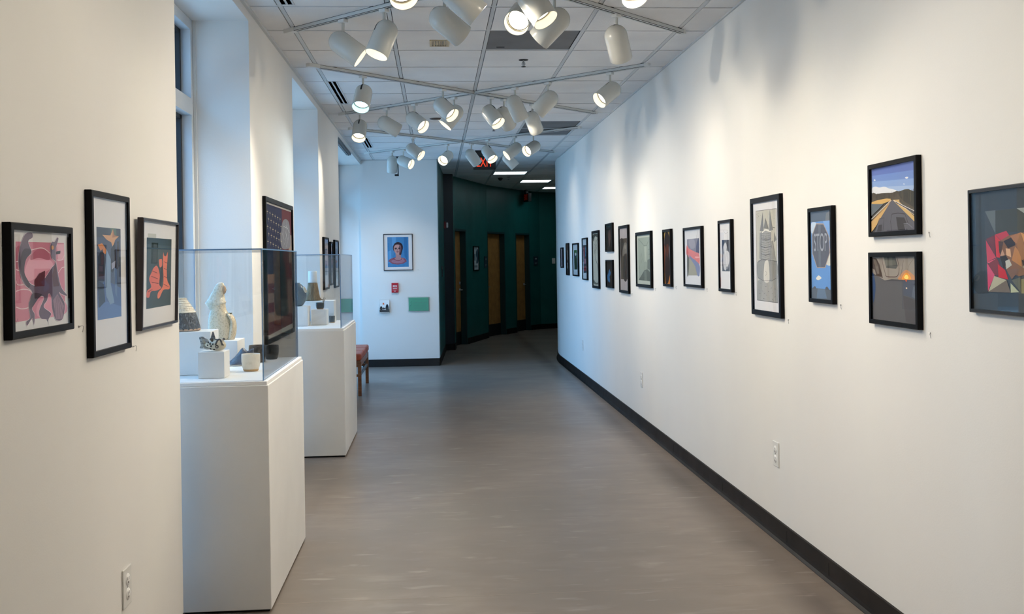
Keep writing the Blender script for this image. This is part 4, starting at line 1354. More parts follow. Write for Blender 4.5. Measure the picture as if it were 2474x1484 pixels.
# number hooks beside the pictures
def pin(side, c, z, label, x=None):
    e = empty('label_hook', wallM(side, XR if side == 'R' else (XL if side == 'L' else c), c if side != 'B' else 14.70, z), label, 'hook', 'small wire label hooks beside the pictures')
    b = MB()
    b.lathe([(0, 0.0045), (0.0028, 0.0035), (0.0032, 0.0)], M_STEEL, 12, Matrix.Translation((-0.008, 0.008, 0)))
    b.build('pin_head', e)
    b = MB()
    b.tube([(-0.008, 0.008, 0.003), (-0.002, 0.010, 0.008), (0.004, 0.009, 0.010), (0.008, 0.004, 0.009), (0.009, -0.010, 0.006)], 0.001, M_STEEL, 6)
    b.build('wire', e)


for c, z, what in ((6.606, 1.279, 'abstract red and blue print'), (5.958, 1.275, 'statue photograph'), (5.057, 1.163, 'castle drawing'), (4.382, 1.267, 'STOP sign photograph'), (3.564, 1.564, 'road photograph'), (3.569, 1.200, 'sunset photograph'), (7.474, 1.271, 'picture of the dark standing figure'), (8.19, 1.239, 'grey-green room drawing'), (9.195, 1.166, 'sepia robed figure')):
    pin('R', c, z, 'tiny steel label hook beside the ' + what)
for c, z, what in ((3.10, 1.312, 'pink creature print'), (3.634, 1.209, 'orange star collage'), (4.235, 1.264, 'print of orange cats')):
    pin('L', c, z, 'tiny steel label hook beside the ' + what)
pin('B', -0.248, 1.374, 'tiny steel label hook beside the blue portrait')

# power outlets
def outlet(side, c, z, label):
    e = empty('power_outlet', wallM(side, XR if side == 'R' else XL, c, z), label, 'outlet', 'duplex outlets low on the walls')
    b = MB(); b.rbox((-0.045, -0.065, 0), (0.045, 0.065, 0.006), M_PLATE, 0.0025); b.build('cover_plate', e)
    for s in (-1, 1):
        b = MB()
        b.lathe([(0, 0.0085), (0.019, 0.0085), (0.0205, 0.006)], M_BRIGHT, 24, Matrix.Translation((0, s * 0.024, 0)))
        for dx in (-0.007, 0.007):
            b.box((dx - 0.0012, s * 0.024 - 0.001, 0.0085), (dx + 0.0012, s * 0.024 + 0.009, 0.009), M_DARKGAP)
        b.box((-0.003, s * 0.024 - 0.012, 0.0085), (0.003, s * 0.024 - 0.006, 0.009), M_DARKGAP)
        b.build('receptacle', e)
    b = MB(); b.lathe([(0, 0.0075), (0.0035, 0.007), (0.0035, 0.006)], M_STEEL, 10); b.build('screw', e)


outlet('L', 3.509, 0.423, 'white duplex outlet low on the near left wall')
outlet('R', 5.286, 0.450, 'white duplex outlet on the right wall below the castle drawing')
outlet('R', 8.82, 0.436, 'white duplex outlet on the right wall below the room drawing')
outlet('R', 12.42, 0.440, 'white duplex outlet at the bluish far part of the right wall')

# ================================================================== ceiling fittings
def cbox(name, label, cat, lo, hi, m, group=None):
    b = MB(); b.box(lo, hi, m)
    return tag(b.build(name), label, cat, group)


M_PANEL = noisy('dark_grey_ceiling_panel', (0.16, 0.16, 0.17, 1), (0.13, 0.13, 0.14, 1), (3, 3, 3), (0.6, 0.7))
for n, (i, j, label) in enumerate(((0, 1, 'dark grey ceiling panel with a small slot, nearest the viewer'), (1, 8, 'dark grey ceiling panel, front half of the far pair'), (1, 9, 'dark grey ceiling panel, rear half of the far pair'))):
    x0, y0 = GX0 + i * GS + 0.013, GY0 + j * GS + 0.013
    e = empty('ceiling_panel', (x0 + 0.29, y0 + 0.29, CEIL), label, 'ceiling panel', 'dark grey panels in the ceiling grid')
    b = MB(); b.box((-0.288, -0.288, 0.003), (0.288, 0.288, 0.016), M_PANEL); b.build('panel', e)
    if n == 0:
        b = MB(); b.box((-0.22, 0.215, 0.0015), (-0.165, 0.235, 0.003), M_DARKGAP); b.build('slot', e)

for (ya, yb, label) in ((4.70, 5.855, 'white linear slot diffuser beside the left wall, cut by the top of the photo'), (8.336, 9.49, 'white linear slot diffuser beside the second window niche'), (12.10, 13.14, 'white linear slot diffuser farthest down the left side')):
    e = empty('slot_diffuser', (-0.815, (ya + yb) / 2, CEIL), label, 'ceiling vent', 'linear slot diffusers along the left side')
    l = (yb - ya) / 2
    b = MB()
    for x in (-0.042, -0.006, 0.030):
        b.box((x, -l, -0.006), (x + 0.012, l, 0.004), M_GRID)
    b.box((-0.042, -l - 0.012, -0.006), (0.042, -l, 0.004), M_GRID); b.box((-0.042, l, -0.006), (0.042, l + 0.012, 0.004), M_GRID)
    b.build('frame', e)
    b = MB(); b.box((-0.03, -l, -0.003), (0.03, l, -0.001), M_DARKGAP); b.build('slot', e)

e = empty('ceiling_grille', (0.048, 6.877, CEIL), 'small beige slotted ceiling grille beside the front tracks', 'ceiling vent')
M_BEIGE = mat('beige_plastic', (0.50, 0.42, 0.28), 0.5)
b = MB()
b.box((-0.066, -0.095, -0.010), (0.066, -0.080, 0), M_BEIGE); b.box((-0.066, 0.080, -0.010), (0.066, 0.095, 0), M_BEIGE)
b.box((-0.066, -0.08, -0.010), (-0.050, 0.08, 0), M_BEIGE); b.box((0.050, -0.08, -0.010), (0.066, 0.08, 0), M_BEIGE)
b.build('frame', e)
b = MB()
for k in range(9):
    x = -0.046 + k * 0.0111
    b.box((x, -0.08, -0.009), (x + 0.005, 0.08, -0.001), M_BEIGE)
b.box((-0.05, -0.08, -0.002), (0.05, 0.08, 0.0), mat('brown_gap', (0.12, 0.08, 0.04), 0.8))
b.build('louver', e)

b = MB(); b.lathe([(0, -0.012), (0.062, -0.011), (0.072, -0.004), (0.074, 0.0)], mat('brown_cover', (0.10, 0.075, 0.06), 0.5), 32, Matrix.Translation((0.03, 10.53, CEIL)))
tag(b.build('ceiling_cover'), 'round brown ceiling cover behind the middle spotlights', 'ceiling cover')

for (x, y, label) in ((0.664, 7.463, 'dark sprinkler head between the front dark panel and the second tracks'), (0.655, 11.16, 'dark sprinkler head near the middle of the ceiling, farther back'), (1.30, 17.95, 'dark sprinkler head beyond the first corridor light')):
    e = empty('sprinkler', (x, y, CEIL), label, 'sprinkler', 'sprinkler heads')
    b = MB(); b.lathe([(0, -0.006), (0.034, -0.005), (0.038, 0.0)], M_DARKGAP, 24); b.build('escutcheon', e)
    b = MB(); b.lathe([(0.006, -0.006), (0.006, -0.03), (0.009, -0.034), (0.004, -0.05)], M_STEEL, 12)
    b.tube([(0.008, 0, -0.02), (0.013, 0, -0.035), (0.003, 0, -0.052)], 0.002, M_STEEL, 6); b.tube([(-0.008, 0, -0.02), (-0.013, 0, -0.035), (-0.003, 0, -0.052)], 0.002, M_STEEL, 6)
    b.build('head', e)
    b = MB(); b.lathe([(0, -0.051), (0.017, -0.052), (0.018, -0.055), (0, -0.056)], M_DARKGAP, 16); b.build('deflector', e)

b = MB(); b.sphere((0, 0, 0.008), (0.036, 0.036, 0.028), M_BLACKM); b.lathe([(0.036, 0.008), (0.044, 0.014), (0.044, 0.03)], M_BLACKM, 24)
tag(b.build('dome_camera', loc=(1.17, 18.15, CEIL - 0.03)), 'small black dome on the corridor ceiling', 'security camera')

# corridor troffers
M_TROF = mat('fluorescent_diffuser', (0.9, 0.9, 0.9), 0.5, emit=(0.80, 0.95, 1.0), estr=4.0)
for (i, j, label) in ((1, 18, 'square fluorescent ceiling light, nearest of three in the corridor'), (2, 21, 'square fluorescent ceiling light, middle of three in the corridor'), (3, 24, 'square fluorescent ceiling light, farthest of three and half hidden by the curved wall')):
    x0, y0 = GX0 + i * GS, GY0 + j * GS
    e = empty('ceiling_light', (x0 + GS / 2, y0 + GS / 2, CEIL), label, 'ceiling light', 'fluorescent troffers in the corridor')
    b = MB()
    for (xa, ya, xb, yb) in ((-.29, -.29, .29, -.268), (-.29, .268, .29, .29), (-.29, -.268, -.268, .268), (.268, -.268, .29, .268)):
        b.box((xa, ya, -0.002), (xb, yb, 0.02), M_GRID)
    b.build('frame', e)
    b = MB(); b.box((-.268, -.268, 0.004), (.268, .268, 0.012), M_TROF); b.build('diffuser', e)

# exit signs
def exit_sign(M4, label, s=1.0, dim=1.0, arrow=False):
    e = empty('exit_sign', M4, label, 'exit sign', 'exit signs')
    b = MB(); b.rbox((-0.15 * s, -0.035, -0.255), (0.15 * s, 0.035, -0.080), M_BLACKM, 0.006); b.build('housing', e)
    b = MB(); b.rbox((-0.125 * s, -0.03, -0.080), (-0.02 * s, 0.03, 0.0), M_BLACKM, 0.005); b.build('canopy', e)
    mr = mat('red_exit_letters_%d' % (dim * 10), (0.5, 0.03, 0.01), 0.5, emit=(1.0, 0.06, 0.015), estr=0.85 * dim)
    me = text_mesh('EXIT', 0.175, 0.001, mr, 0.62)
    t = link('lettering', me, e); t.rotation_euler = (PI / 2, 0, 0); t.location = (0, -0.0365, -0.168)
    return e


exit_sign(Matrix.Translation((0.667, 13.60, CEIL)), 'black exit sign with red EXIT letters hanging from the gallery ceiling')
exit_sign(Matrix.Translation((1.93, 21.25, CEIL)) @ Matrix.Rotation(R(-76), 4, 'Z'), 'dim exit sign at the dark end of the corridor, seen nearly edge-on', dim=0.04)

# black bracket hanging near the end wall
e = empty('ceiling_bracket', (-0.54, 14.30, CEIL), 'black bracket with a thin rod, hanging in front of the end wall', 'bracket')
b = MB(); b.rbox((-0.055, -0.03, -0.05), (0.055, 0.03, 0), M_BLACKM, 0.004); b.build('mount_plate', e)
b = MB(); b.tube([(0.036, 0, -0.04), (0.038, 0, -0.25)], 0.008, M_BLACKM); b.build('rod', e)
b = MB(); b.rbox((-0.01, -0.02, -0.275), (0.048, 0.02, -0.25), M_BLACKM, 0.004); b.build('foot', e)

# roller blind cassette in the last niche
e = empty('roller_blind', (-1.085, 12.30, SOFF), 'dark grey roller blind cassette under the soffit of the last niche', 'blind')
b = MB(); b.rbox((-0.03, -0.85, -0.028), (0.03, 0.85, -0.0005), mat('dark_grey_blind', (0.06, 0.065, 0.075), 0.5), 0.006); b.build('cassette', e)
b = MB(); b.rbox((-0.006, -0.80, -0.040), (0.006, 0.80, -0.0285), mat('grey_hem_bar', (0.18, 0.19, 0.2), 0.5), 0.002); b.build('hem_bar', e)

# ================================================================== track lighting
TZ = CEIL - 0.028
XC = 0.353
YC = (1.61, 5.235, 8.847, 12.453)
names = ('nearest the viewer', 'at the top of the photo', 'in the middle of the ceiling', 'farthest back')
for n, yc in enumerate(YC):
    for s in (-1, 1):
        ang = R(45 if s > 0 else -45)
        z0 = CEIL if s > 0 else CEIL
        M4 = Matrix.Translation((XC, yc, CEIL)) @ Matrix.Rotation(ang, 4, 'Z')
        e = empty('light_track', M4, 'white light track %s, from near %s to far %s' % (names[n], 'left' if s > 0 else 'right', 'right' if s > 0 else 'left'), 'light track', 'crossing white light tracks')
        l = 1.78
        parts = [(-l, l)] if s > 0 else [(-l, -0.019), (0.019, l)]
        b = MB(); g = MB()
        for (xa, xb) in parts:
            b.box((xa, -0.018, -0.0275), (xb, -0.007, 0), M_TRACK); b.box((xa, 0.007, -0.0275), (xb, 0.018, 0), M_TRACK)
            g.box((xa + 0.02, -0.007, -0.0255), (xb - 0.02, 0.007, -0.001), M_DARKGAP)
            g.box((xa + 0.02, -0.0186, -0.0275), (xb - 0.02, -0.0182, -0.0245), M_DARKGAP); g.box((xa + 0.02, 0.0182, -0.0275), (xb - 0.02, 0.0186, -0.0245), M_DARKGAP)
            g.box((xa + 0.02, -0.0188, -0.005), (xb - 0.02, -0.0182, -0.0005), M_DARKGAP); g.box((xa + 0.02, 0.0182, -0.005), (xb - 0.02, 0.0188, -0.0005), M_DARKGAP)  # dark strips along the sides stand in for the track's shadow lines
        b.build('channel', e)
        g.build('slot_and_shade_line', e)
        b = MB(); b.rbox((-l - 0.012, -0.021, -0.029), (-l + 0.09, 0.021, -0.0005), M_PLATE, 0.003); b.build('end_feed', e)
        b = MB(); b.rbox((l - 0.02, -0.021, -0.029), (l + 0.012, 0.021, -0.0005), M_PLATE, 0.003); b.build('end_cap', e)

# one can: dome at the back, open mouth; origin at the pivot, local +z towards the mouth
RC = 0.0675
prof = [(0.0, -0.024 - RC)]
for k in range(1, 11):
    a = PI / 2 * k / 10
    prof.append((RC * math.sin(a), -0.024 - RC * math.cos(a)))
prof += [(RC, 0.05), (RC, 0.1275), (RC - 0.0012, 0.1285), (RC - 0.003, 0.1275), (RC - 0.003, 0.085)]
b = MB(); b.lathe(prof[:-1], M_CAN, 48)
b.lathe([(RC - 0.0031, 0.1272), (RC - 0.0031, 0.060), (0.0, 0.058)], M_CANIN, 48)
ME_CAN = b.mesh('can')
def lampmesh(m):
    b = MB()
    b.lathe([(0.0, 0.0835), (0.02, 0.083), (0.04, 0.0805), (0.0545, 0.0765)], m, 40)
    b.lathe([(0.0545, 0.0765), (0.057, 0.0785), (0.0595, 0.0765), (0.0595, 0.068)], mat('lamp_rim', (0.16, 0.14, 0.11), 0.4), 40)
    return b.mesh('lamp')
ME_LW, ME_LC = lampmesh(M_LAMPW), lampmesh(M_LAMPC)
b = MB()   # dark slot over the dome where the stem enters
vs = []
pr2 = [(RC + 0.0006, 0.004), (RC + 0.0006, -0.024)] + [((RC + 0.0006) * math.cos(R(t)), -0.024 - (RC + 0.0006) * math.sin(R(t))) for t in range(8, 81, 8)]
for (r, z) in pr2:
    vs += [(-0.0065, math.sqrt(r * r - 0.0065 ** 2) if r > 0.0066 else 0, z), (0.0065, math.sqrt(r * r - 0.0065 ** 2) if r > 0.0066 else 0, z)]
b.add(vs, [(2 * i, 2 * i + 1, 2 * i + 3, 2 * i + 2) for i in range(len(pr2) - 1)], M_DARKGAP)
ME_SLOT = b.mesh('slot')
b = MB(); b.rbox((-0.026, -0.019, -0.020), (0.026, 0.019, 0.0), M_PLATE, 0.003); ME_AD = b.mesh('adapter')
b = MB(); b.lathe([(0.0085, -0.020), (0.0085, -0.150), (0, -0.150)], M_CAN, 14); ME_ST = b.mesh('stem')

SPOTS = [
    (-0.523, 6.083, (0.8, -0.01, -0.6), 'warm', 'white spotlight on the front left track, body sloping down to the right, lit rim edge-on'),
    (-0.27, 5.834, (-0.36, -0.2, -0.91), 'warm', 'white spotlight on the front left track aimed down left, cream oval mouth visible'),
    (-0.543, 8.021, (-0.13, -0.56, -0.82), 'cool', 'white bluish-white lit spotlight hanging at the left end of the second crossing'),
    (-0.702, 9.841, (-0.07, -0.58, -0.81), 'warm', 'white warm lit spotlight directly below and behind the bluish one at the left'),
    (-0.438, 9.676, (0.84, 0.27, -0.47), 'warm', 'white unlit-looking spotlight left of the middle, turned away to the right'),
    (-0.173, 9.449, (0.63, -0.54, -0.56), 'warm', 'white lit spotlight left of the middle crossing, bright lamp aimed down right'),
    (0.083, 8.721, (0.6, -0.48, -0.64), 'warm', 'white upper lit spotlight just left of the middle crossing, aimed down right'),
    (0.184, 9.1, (-0.63, -0.12, -0.77), 'warm', 'white spotlight just left of the middle crossing, aimed down left behind another one'),
    (-0.547, 13.483, (-0.08, 0.45, -0.89), 'warm', 'white pale bluish spotlight hanging straight down in front of the black bracket'),
    (-0.396, 13.313, (0.79, -0.49, -0.36), 'warm', 'white lit spotlight in the back row aimed right, beside the one hanging straight down'),
    (-0.244, 12.054, (0.73, -0.38, -0.56), 'warm', 'white spotlight in the back rows under the third left track, cream mouth aimed right'),
    (0.16, 12.463, (-0.44, -0.76, -0.47), 'warm', 'white lit spotlight in the back row aimed down left, above the green corridor edge'),
    (0.464, 12.694, (0.57, 0.35, -0.74), 'warm', 'white spotlight left of the exit sign, turned away and covering its first letter'),
    (0.649, 12.35, (0.41, -0.54, -0.73), 'warm', 'white lit spotlight overlapping the right half of the exit sign'),
    (0.951, 12.03, (-0.78, -0.21, -0.6), 'warm', 'white spotlight right of the exit sign with an edge-on cream mouth aimed left'),
    (1.162, 11.913, (-0.69, -0.58, -0.43), 'warm', 'white lit spotlight farthest right in the back row, aimed left'),
    (0.958, 13.13, (0.67, 0.01, -0.74), 'warm', 'white spotlight turned away and hanging below the one right of the exit sign'),
    (0.497, 8.872, (0.49, -0.48, -0.73), 'warm', 'white lit spotlight just right of the middle crossing, aimed down right'),
    (0.64, 9.267, (0.42, 0.64, -0.65), 'warm', 'white spotlight half hidden behind the lit one right of the middle crossing, turned away'),
    (0.694, 8.667, (0.44, 0.27, -0.86), 'warm', 'white large pale spotlight right of the middle crossing, turned away to the lower right'),
    (0.925, 9.535, (0.35, 0.64, -0.68), 'warm', 'white spotlight in front of the far dark ceiling panels, turned away downwards'),
    (0.942, 8.373, (-0.69, 0.24, -0.68), 'off', 'white spotlight right of the middle crossing turned away to the left, thin dark mouth'),
    (1.377, 7.889, (-0.74, -0.35, -0.58), 'warm', 'white lit spotlight at the right end of the second track pair, aimed down left'),
    (1.085, 5.965, (0.3, 0.6, -0.74), 'warm', 'white spotlight at the right end of the front track, hanging down and turned away'),
    (0.069, 5.541, (0.75, 0.38, -0.54), 'warm', 'white large spotlight at the top centre in front of the beige grille, turned away right'),
    (0.131, 4.976, (0.76, 0.12, -0.64), 'warm', 'white large spotlight at the top edge, cut off and turned away to the right'),
    (0.481, 5.433, (-0.32, -0.78, -0.54), 'warm', 'white brightest large spotlight in front of the near dark panel, lamp facing the viewer'),
    (0.503, 5.075, (0.47, -0.32, -0.82), 'warm', 'white large spotlight at the top edge with a cream mouth aimed down right'),
    (0.67, 5.566, (-0.66, 0.4, -0.63), 'warm', 'white large spotlight below the near dark panel edge, turned away to the lower left'),
    (0.927, 4.804, (0.19, -0.62, -0.76), 'warm', 'white lit spotlight at the top right, only its mouth inside the photo'),
    (-0.147, 4.764, (0.17, -0.64, -0.74), 'warm', 'white lit spotlight at the top left, only its lower rim inside the photo'),
]
# unseen fittings added on the tracks above and behind the view as warm fill
SPOTS += [
    (1.15, 4.44, (-2.2, 0.76, -1.6), 'warm', 'white spotlight on the front track above the view, aimed at the nearer glass case, added fill'),
    (-0.62, 4.26, (2.35, -0.75, -1.45), 'warm', 'white spotlight on the front track above the view, aimed across at the right wall, added fill'),
    (1.45, 4.14, (-2.50, -0.90, -1.45), 'warm', 'white spotlight on the front track above the view, aimed across at the left wall, added fill'),
    (1.20, 2.45, (-2.25, 1.30, -1.45), 'warm', 'white spotlight on the track behind the viewer, aimed forward at the left wall, added fill'),
    (-0.50, 2.46, (2.25, 1.60, -1.45), 'warm', 'white spotlight on the track behind the viewer, aimed forward at the right wall, added fill'),
    (-0.20, 2.16, (1.95, 0.60, -1.45), 'warm', 'white spotlight on the track behind the viewer, aimed at the faceted face, added fill'),
    (0.80, 2.06, (-1.9, 0.9, -1.9), 'warm', 'white spotlight on the track behind the viewer, aimed low at the left wall, added fill'),
]
for (mx, my, ax, kind, label) in SPOTS:
    # slide the fitting onto the nearest track line
    best = None
    for yc in YC:
        for s in (-1, 1):
            r = mx / my
            t = (r * yc - XC) / (1 - r * s)
            if my < 4.6:
                t = ((mx - XC) + s * (my - yc)) / 2
            q = (XC + t, yc + s * t)
            dd = (q[0] - mx) ** 2 + (q[1] - my) ** 2
            if best is None or dd < best[0]:
                best = (dd, q, s)
    (mx, my), s = best[1], best[2]
    e = empty('track_spotlight', (mx, my, TZ), label, 'spotlight', 'white can spotlights on the ceiling tracks')
    a = link('adapter', ME_AD, e); a.rotation_euler = (0, 0, R(45 * s))
    link('stem', ME_ST, e)
    z = Vector(ax).normalized()
    y = (Vector((0, 0, 1)) - z * z.z).normalized()
    x = y.cross(z)
    M4 = basis((0, 0, -0.150), x, y, z)
    can = link('can', ME_CAN, e); can.matrix_local = M4
    if kind != 'off':
        link('lamp', ME_LC if kind == 'cool' else ME_LW, can)
        ld = bpy.data.lights.new('spot_beam', 'SPOT')
        ld.energy = SPOT_W * (0.8 if kind == 'cool' else 1.0) * next((v for k, v in FAC if label.startswith('white ' + k)), 0.36 if my > 11.4 else 1.0)
        ld.color = (0.72, 0.92, 1.0) if kind == 'cool' else SPOT_C
        ld.spot_size = R(SPOT_ANG); ld.spot_blend = 1.0; ld.shadow_soft_size = 0.03
        lo = bpy.data.objects.new('spot_beam', ld); COL.objects.link(lo)
        lo.parent = can
        lo.matrix_local = Matrix.Translation((0, 0, 0.095)) @ Matrix.Rotation(PI, 4, 'X')
    else:
        b = MB(); b.lathe([(0.0, 0.0835), (0.04, 0.0805), (0.0545, 0.0765)], mat('unlit_lamp', (0.3, 0.3, 0.3), 0.3), 32)
        b.build('lamp', can)
    link('slot', ME_SLOT, can)

# ================================================================== plinths and glass cases
def plinth(x0, x1, y0, y1, h, label):
    e = empty('plinth', ((x0 + x1) / 2, (y0 + y1) / 2, 0), label, 'plinth', 'white plinths in the window niches')
    w, l = (x1 - x0) / 2, (y1 - y0) / 2
    b = MB(); b.box((-w + 0.02, -l + 0.02, 0.0), (w - 0.012, l - 0.02, 0.012), M_DARKGAP); b.build('recessed_base', e)
    b = MB(); b.rbox((-w, -l, 0.012), (w, l, h), M_WHITE, 0.003); b.build('body', e)
    b = MB(); b.rbox((-w + 0.006, -l + 0.006, h + 0.0005), (w - 0.006, l - 0.006, h + 0.0165), M_BRIGHT, 0.002); b.build('top_board', e)
    return e


def vitrine(x0, x1, y0, y1, z0, h, label, t=0.006):
    e = empty('acrylic_case', ((x0 + x1) / 2, (y0 + y1) / 2, z0), label, 'display case', 'clear display cases on the plinths')
    w, l = (x1 - x0) / 2, (y1 - y0) / 2

    def sheet(name, lo, hi, axis):
        b = MB()
        big = {'x': ('x0', 'x1'), 'y': ('y0', 'y1'), 'z': ('b', 't')}[axis]
        allf = ('b', 't', 'y0', 'y1', 'x0', 'x1')
        b.box(lo, hi, M_CLEAR, skip=[f for f in allf if f not in big])
        b.box(lo, hi, M_EDGE, skip=list(big))
        return b.build(name, e)
    sheet('front_pane', (-w, -l, 0), (w, -l + t, h - t), 'y')
    sheet('back_pane', (-w, l - t, 0), (w, l, h - t), 'y')
    sheet('side_pane', (w - t, -l + t, 0), (w, l - t, h - t), 'x')
    sheet('side_pane', (-w, -l + t, 0), (-w + t, l - t, h - t), 'x')
    sheet('top_pane', (-w, -l, h - t + 0.0002), (w, l, h), 'z')
    for sx in (-1, 1):
        b = MB()
        b.box((sx * w - 0.002 if sx > 0 else -w, -l - 0.0005, 0), (w + 0.0005 if sx > 0 else -w + 0.002, -l + 0.006, h - t), M_EDGE)
        b.build('glued_edge', e)
    return e


PX0 = -1.31
P1 = plinth(PX0, -0.725, 4.455, 5.605, 0.975, 'white plinth in the first visible niche, nearer to the viewer')
P2 = plinth(PX0, -0.712, 7.946, 9.10, 0.975, 'white plinth in the second niche, farther from the viewer')
ZB = 0.992
vitrine(PX0 + 0.02, -0.747, 4.475, 5.585, ZB + 0.0005, 0.571, 'clear case over the cream ceramic woman on the nearer plinth')
vitrine(PX0 + 0.02, -0.734, 7.966, 9.08, ZB + 0.0005, 0.571, 'clear case over the round blue vase on the farther plinth')


def riser(lo, hi, label, rot=0):
    c = ((lo[0] + hi[0]) / 2, (lo[1] + hi[1]) / 2, lo[2])
    b = MB(); b.rbox((lo[0] - c[0], lo[1] - c[1], 0), (hi[0] - c[0], hi[1] - c[1], hi[2] - lo[2]), M_WHITE, 0.0015)
    return tag(b.build('riser_block', loc=c, rot=(0, 0, rot)), label, 'riser block', 'white riser blocks inside the cases')


Z1 = ZB + 0.001
riser((-1.056, 4.615, Z1), (-0.941, 4.735, 1.109), 'white riser block under the spotted ceramic fish')
riser((-1.275, 4.765, Z1), (-1.034, 4.96, 1.190), 'tall white riser block under the striped neck vessel', R(1.5))
riser((-1.225, 5.27, Z1), (-1.008, 5.47, 1.109), 'white riser block under the cream ceramic woman')

# cream ceramic woman with a veil
M_CREAM = noisy('speckled_cream_glaze', (0.66, 0.56, 0.40, 1), (0.46, 0.38, 0.26, 1), (140, 140, 140), (0.10, 0.22), 0.5, 3, 90, 0.52, 0.66)
M_CREAMW = noisy('white_cream_glaze', (0.76, 0.69, 0.55, 1), (0.60, 0.52, 0.38, 1), (110, 110, 110), (0.08, 0.2), 0.5, 3, 75, 0.52, 0.66)
M_TAN = mat('bare_tan_clay', (0.46, 0.31, 0.20), 0.6)
S_ = 0.402 / 1000.0       # metres per measured unit of the figure


def ring(cx, cy, z, rx, ry, n=28, tw=0.0):
    return [Vector((cx + rx * math.cos(2 * PI * k / n + tw), cy + ry * math.sin(2 * PI * k / n + tw), z)) for k in range(n)]


fg = empty('ceramic_woman', (-1.100, 5.37, 1.110), 'glossy cream ceramic figure of a veiled woman holding a bundle', 'ceramic figure')


def fx(p): return (p - 590) * S_
def fz(p): return (893 - p) * S_


b = MB()
b.loft([ring((fx(l) + fx(r)) / 2, 0, fz(y), (fx(r) - fx(l)) / 2, min(0.048, (fx(r) - fx(l)) * 0.40)) for y, l, r in
        ((893, 452, 705), (886, 446, 712), (840, 420, 722), (780, 404, 722), (720, 404, 716), (660, 408, 708), (610, 414, 690), (560, 425, 668), (520, 440, 640), (470, 470, 630), (420, 500, 628), (360, 520, 622), (310, 530, 615))], M_CREAM)
b.build('body', fg)
b = MB()
b.loft([ring((fx(l) + fx(r)) / 2, 0.0, fz(y), (fx(r) - fx(l)) / 2, (fx(r) - fx(l)) * 0.33) for y, l, r in
        ((514, 440, 462), (508, 428, 490), (480, 408, 552), (450, 390, 600), (432, 374, 628), (424, 372, 636), (412, 380, 638), (396, 392, 628), (320, 440, 612), (270, 470, 612), (230, 490, 614), (200, 508, 616), (178, 524, 612), (166, 540, 600), (162, 556, 586))], M_CREAMW)
b.build('veil', fg)
b = MB()
b.sphere((fx(612), 0, fz(255)), (0.0115, 0.0135, 0.0225), M_TAN)
b.lathe([(0.0, 0.0075), (0.0035, 0.0)], M_TAN, 10, Matrix.Translation((fx(636), 0, fz(258))) @ Matrix.Rotation(R(100), 4, 'Y'))
b.sphere((fx(632), -0.005, fz(238)), (0.002, 0.003, 0.0016), M_DARKGAP, 10, 8); b.sphere((fx(632), 0.005, fz(238)), (0.002, 0.003, 0.0016), M_DARKGAP, 10, 8)
b.sphere((fx(634), 0, fz(282)), (0.002, 0.004, 0.0013), mat('brown_slip', (0.10, 0.05, 0.03), 0.4), 10, 8)
b.build('face', fg)
b = MB()
b.loft([ring((fx(l) + fx(r)) / 2, -0.004, fz(y), (fx(r) - fx(l)) / 2, 0.034) for y, l, r in
        ((893, 650, 734), (880, 648, 742), (820, 660, 758), (760, 675, 766), (700, 690, 764), (650, 690, 752), (610, 670, 738), (580, 650, 716), (560, 645, 700))], M_CREAM)
b.build('bundle', fg)
b = MB()
for dx, dz, t in ((0, 0, 0), (9, 6, 30), (18, -2, -20), (-8, 3, 40), (26, 6, 10)):
    b.sphere((fx(685 + dx), -0.018, fz(562 - dz)), (0.0055, 0.0045, 0.0022), mat('dark_green_slip', (0.09, 0.10, 0.04), 0.4), 12, 8, Matrix.Rotation(R(t), 4, 'Y'))
b.build('leaf_sprig', fg)

# vessel with ribbed cream neck over a tweed-black body
ve = empty('ribbed_vessel', (-1.190, 4.862, 1.1915), 'dark textured vessel with a ribbed cream neck, partly behind the near wall', 'vessel')
M_TWEED = noisy('black_speckled_glaze', (0.012, 0.014, 0.018, 1), (0.16, 0.17, 0.18, 1), (150, 150, 60), (0.08, 0.3), 0.6, 4, 120, 0.52, 0.72)
b = MB(); b.lathe([(0, 0.0), (0.088, 0.0), (0.091, 0.006), (0.086, 0.03), (0.076, 0.065), (0.070, 0.082), (0.066, 0.084)], M_TWEED, 48, wob=lambda a, z: 1 + 0.012 * math.sin(26 * a) * (1 if z > 0.002 else 0)); b.build('body', ve)
prof = [(0.066, 0.083)]
for k in range(8):
    z = 0.083 + k * 0.0085
    r0 = 0.0705 - k * 0.0056
    prof += [(r0, z), (r0 + 0.0014, z + 0.004), (r0 - 0.0030, z + 0.0080)]
prof += [(0.029, 0.152), (0.026, 0.150), (0.026, 0.11)]
b = MB(); b.lathe(prof, M_CREAMW, 48); b.build('neck', ve)
b = MB(); b.lathe([(0, 0.001), (0.0885, 0.001), (0.0915, 0.0045), (0.0905, 0.010)], M_TAN, 48); b.build('foot_ring', ve)

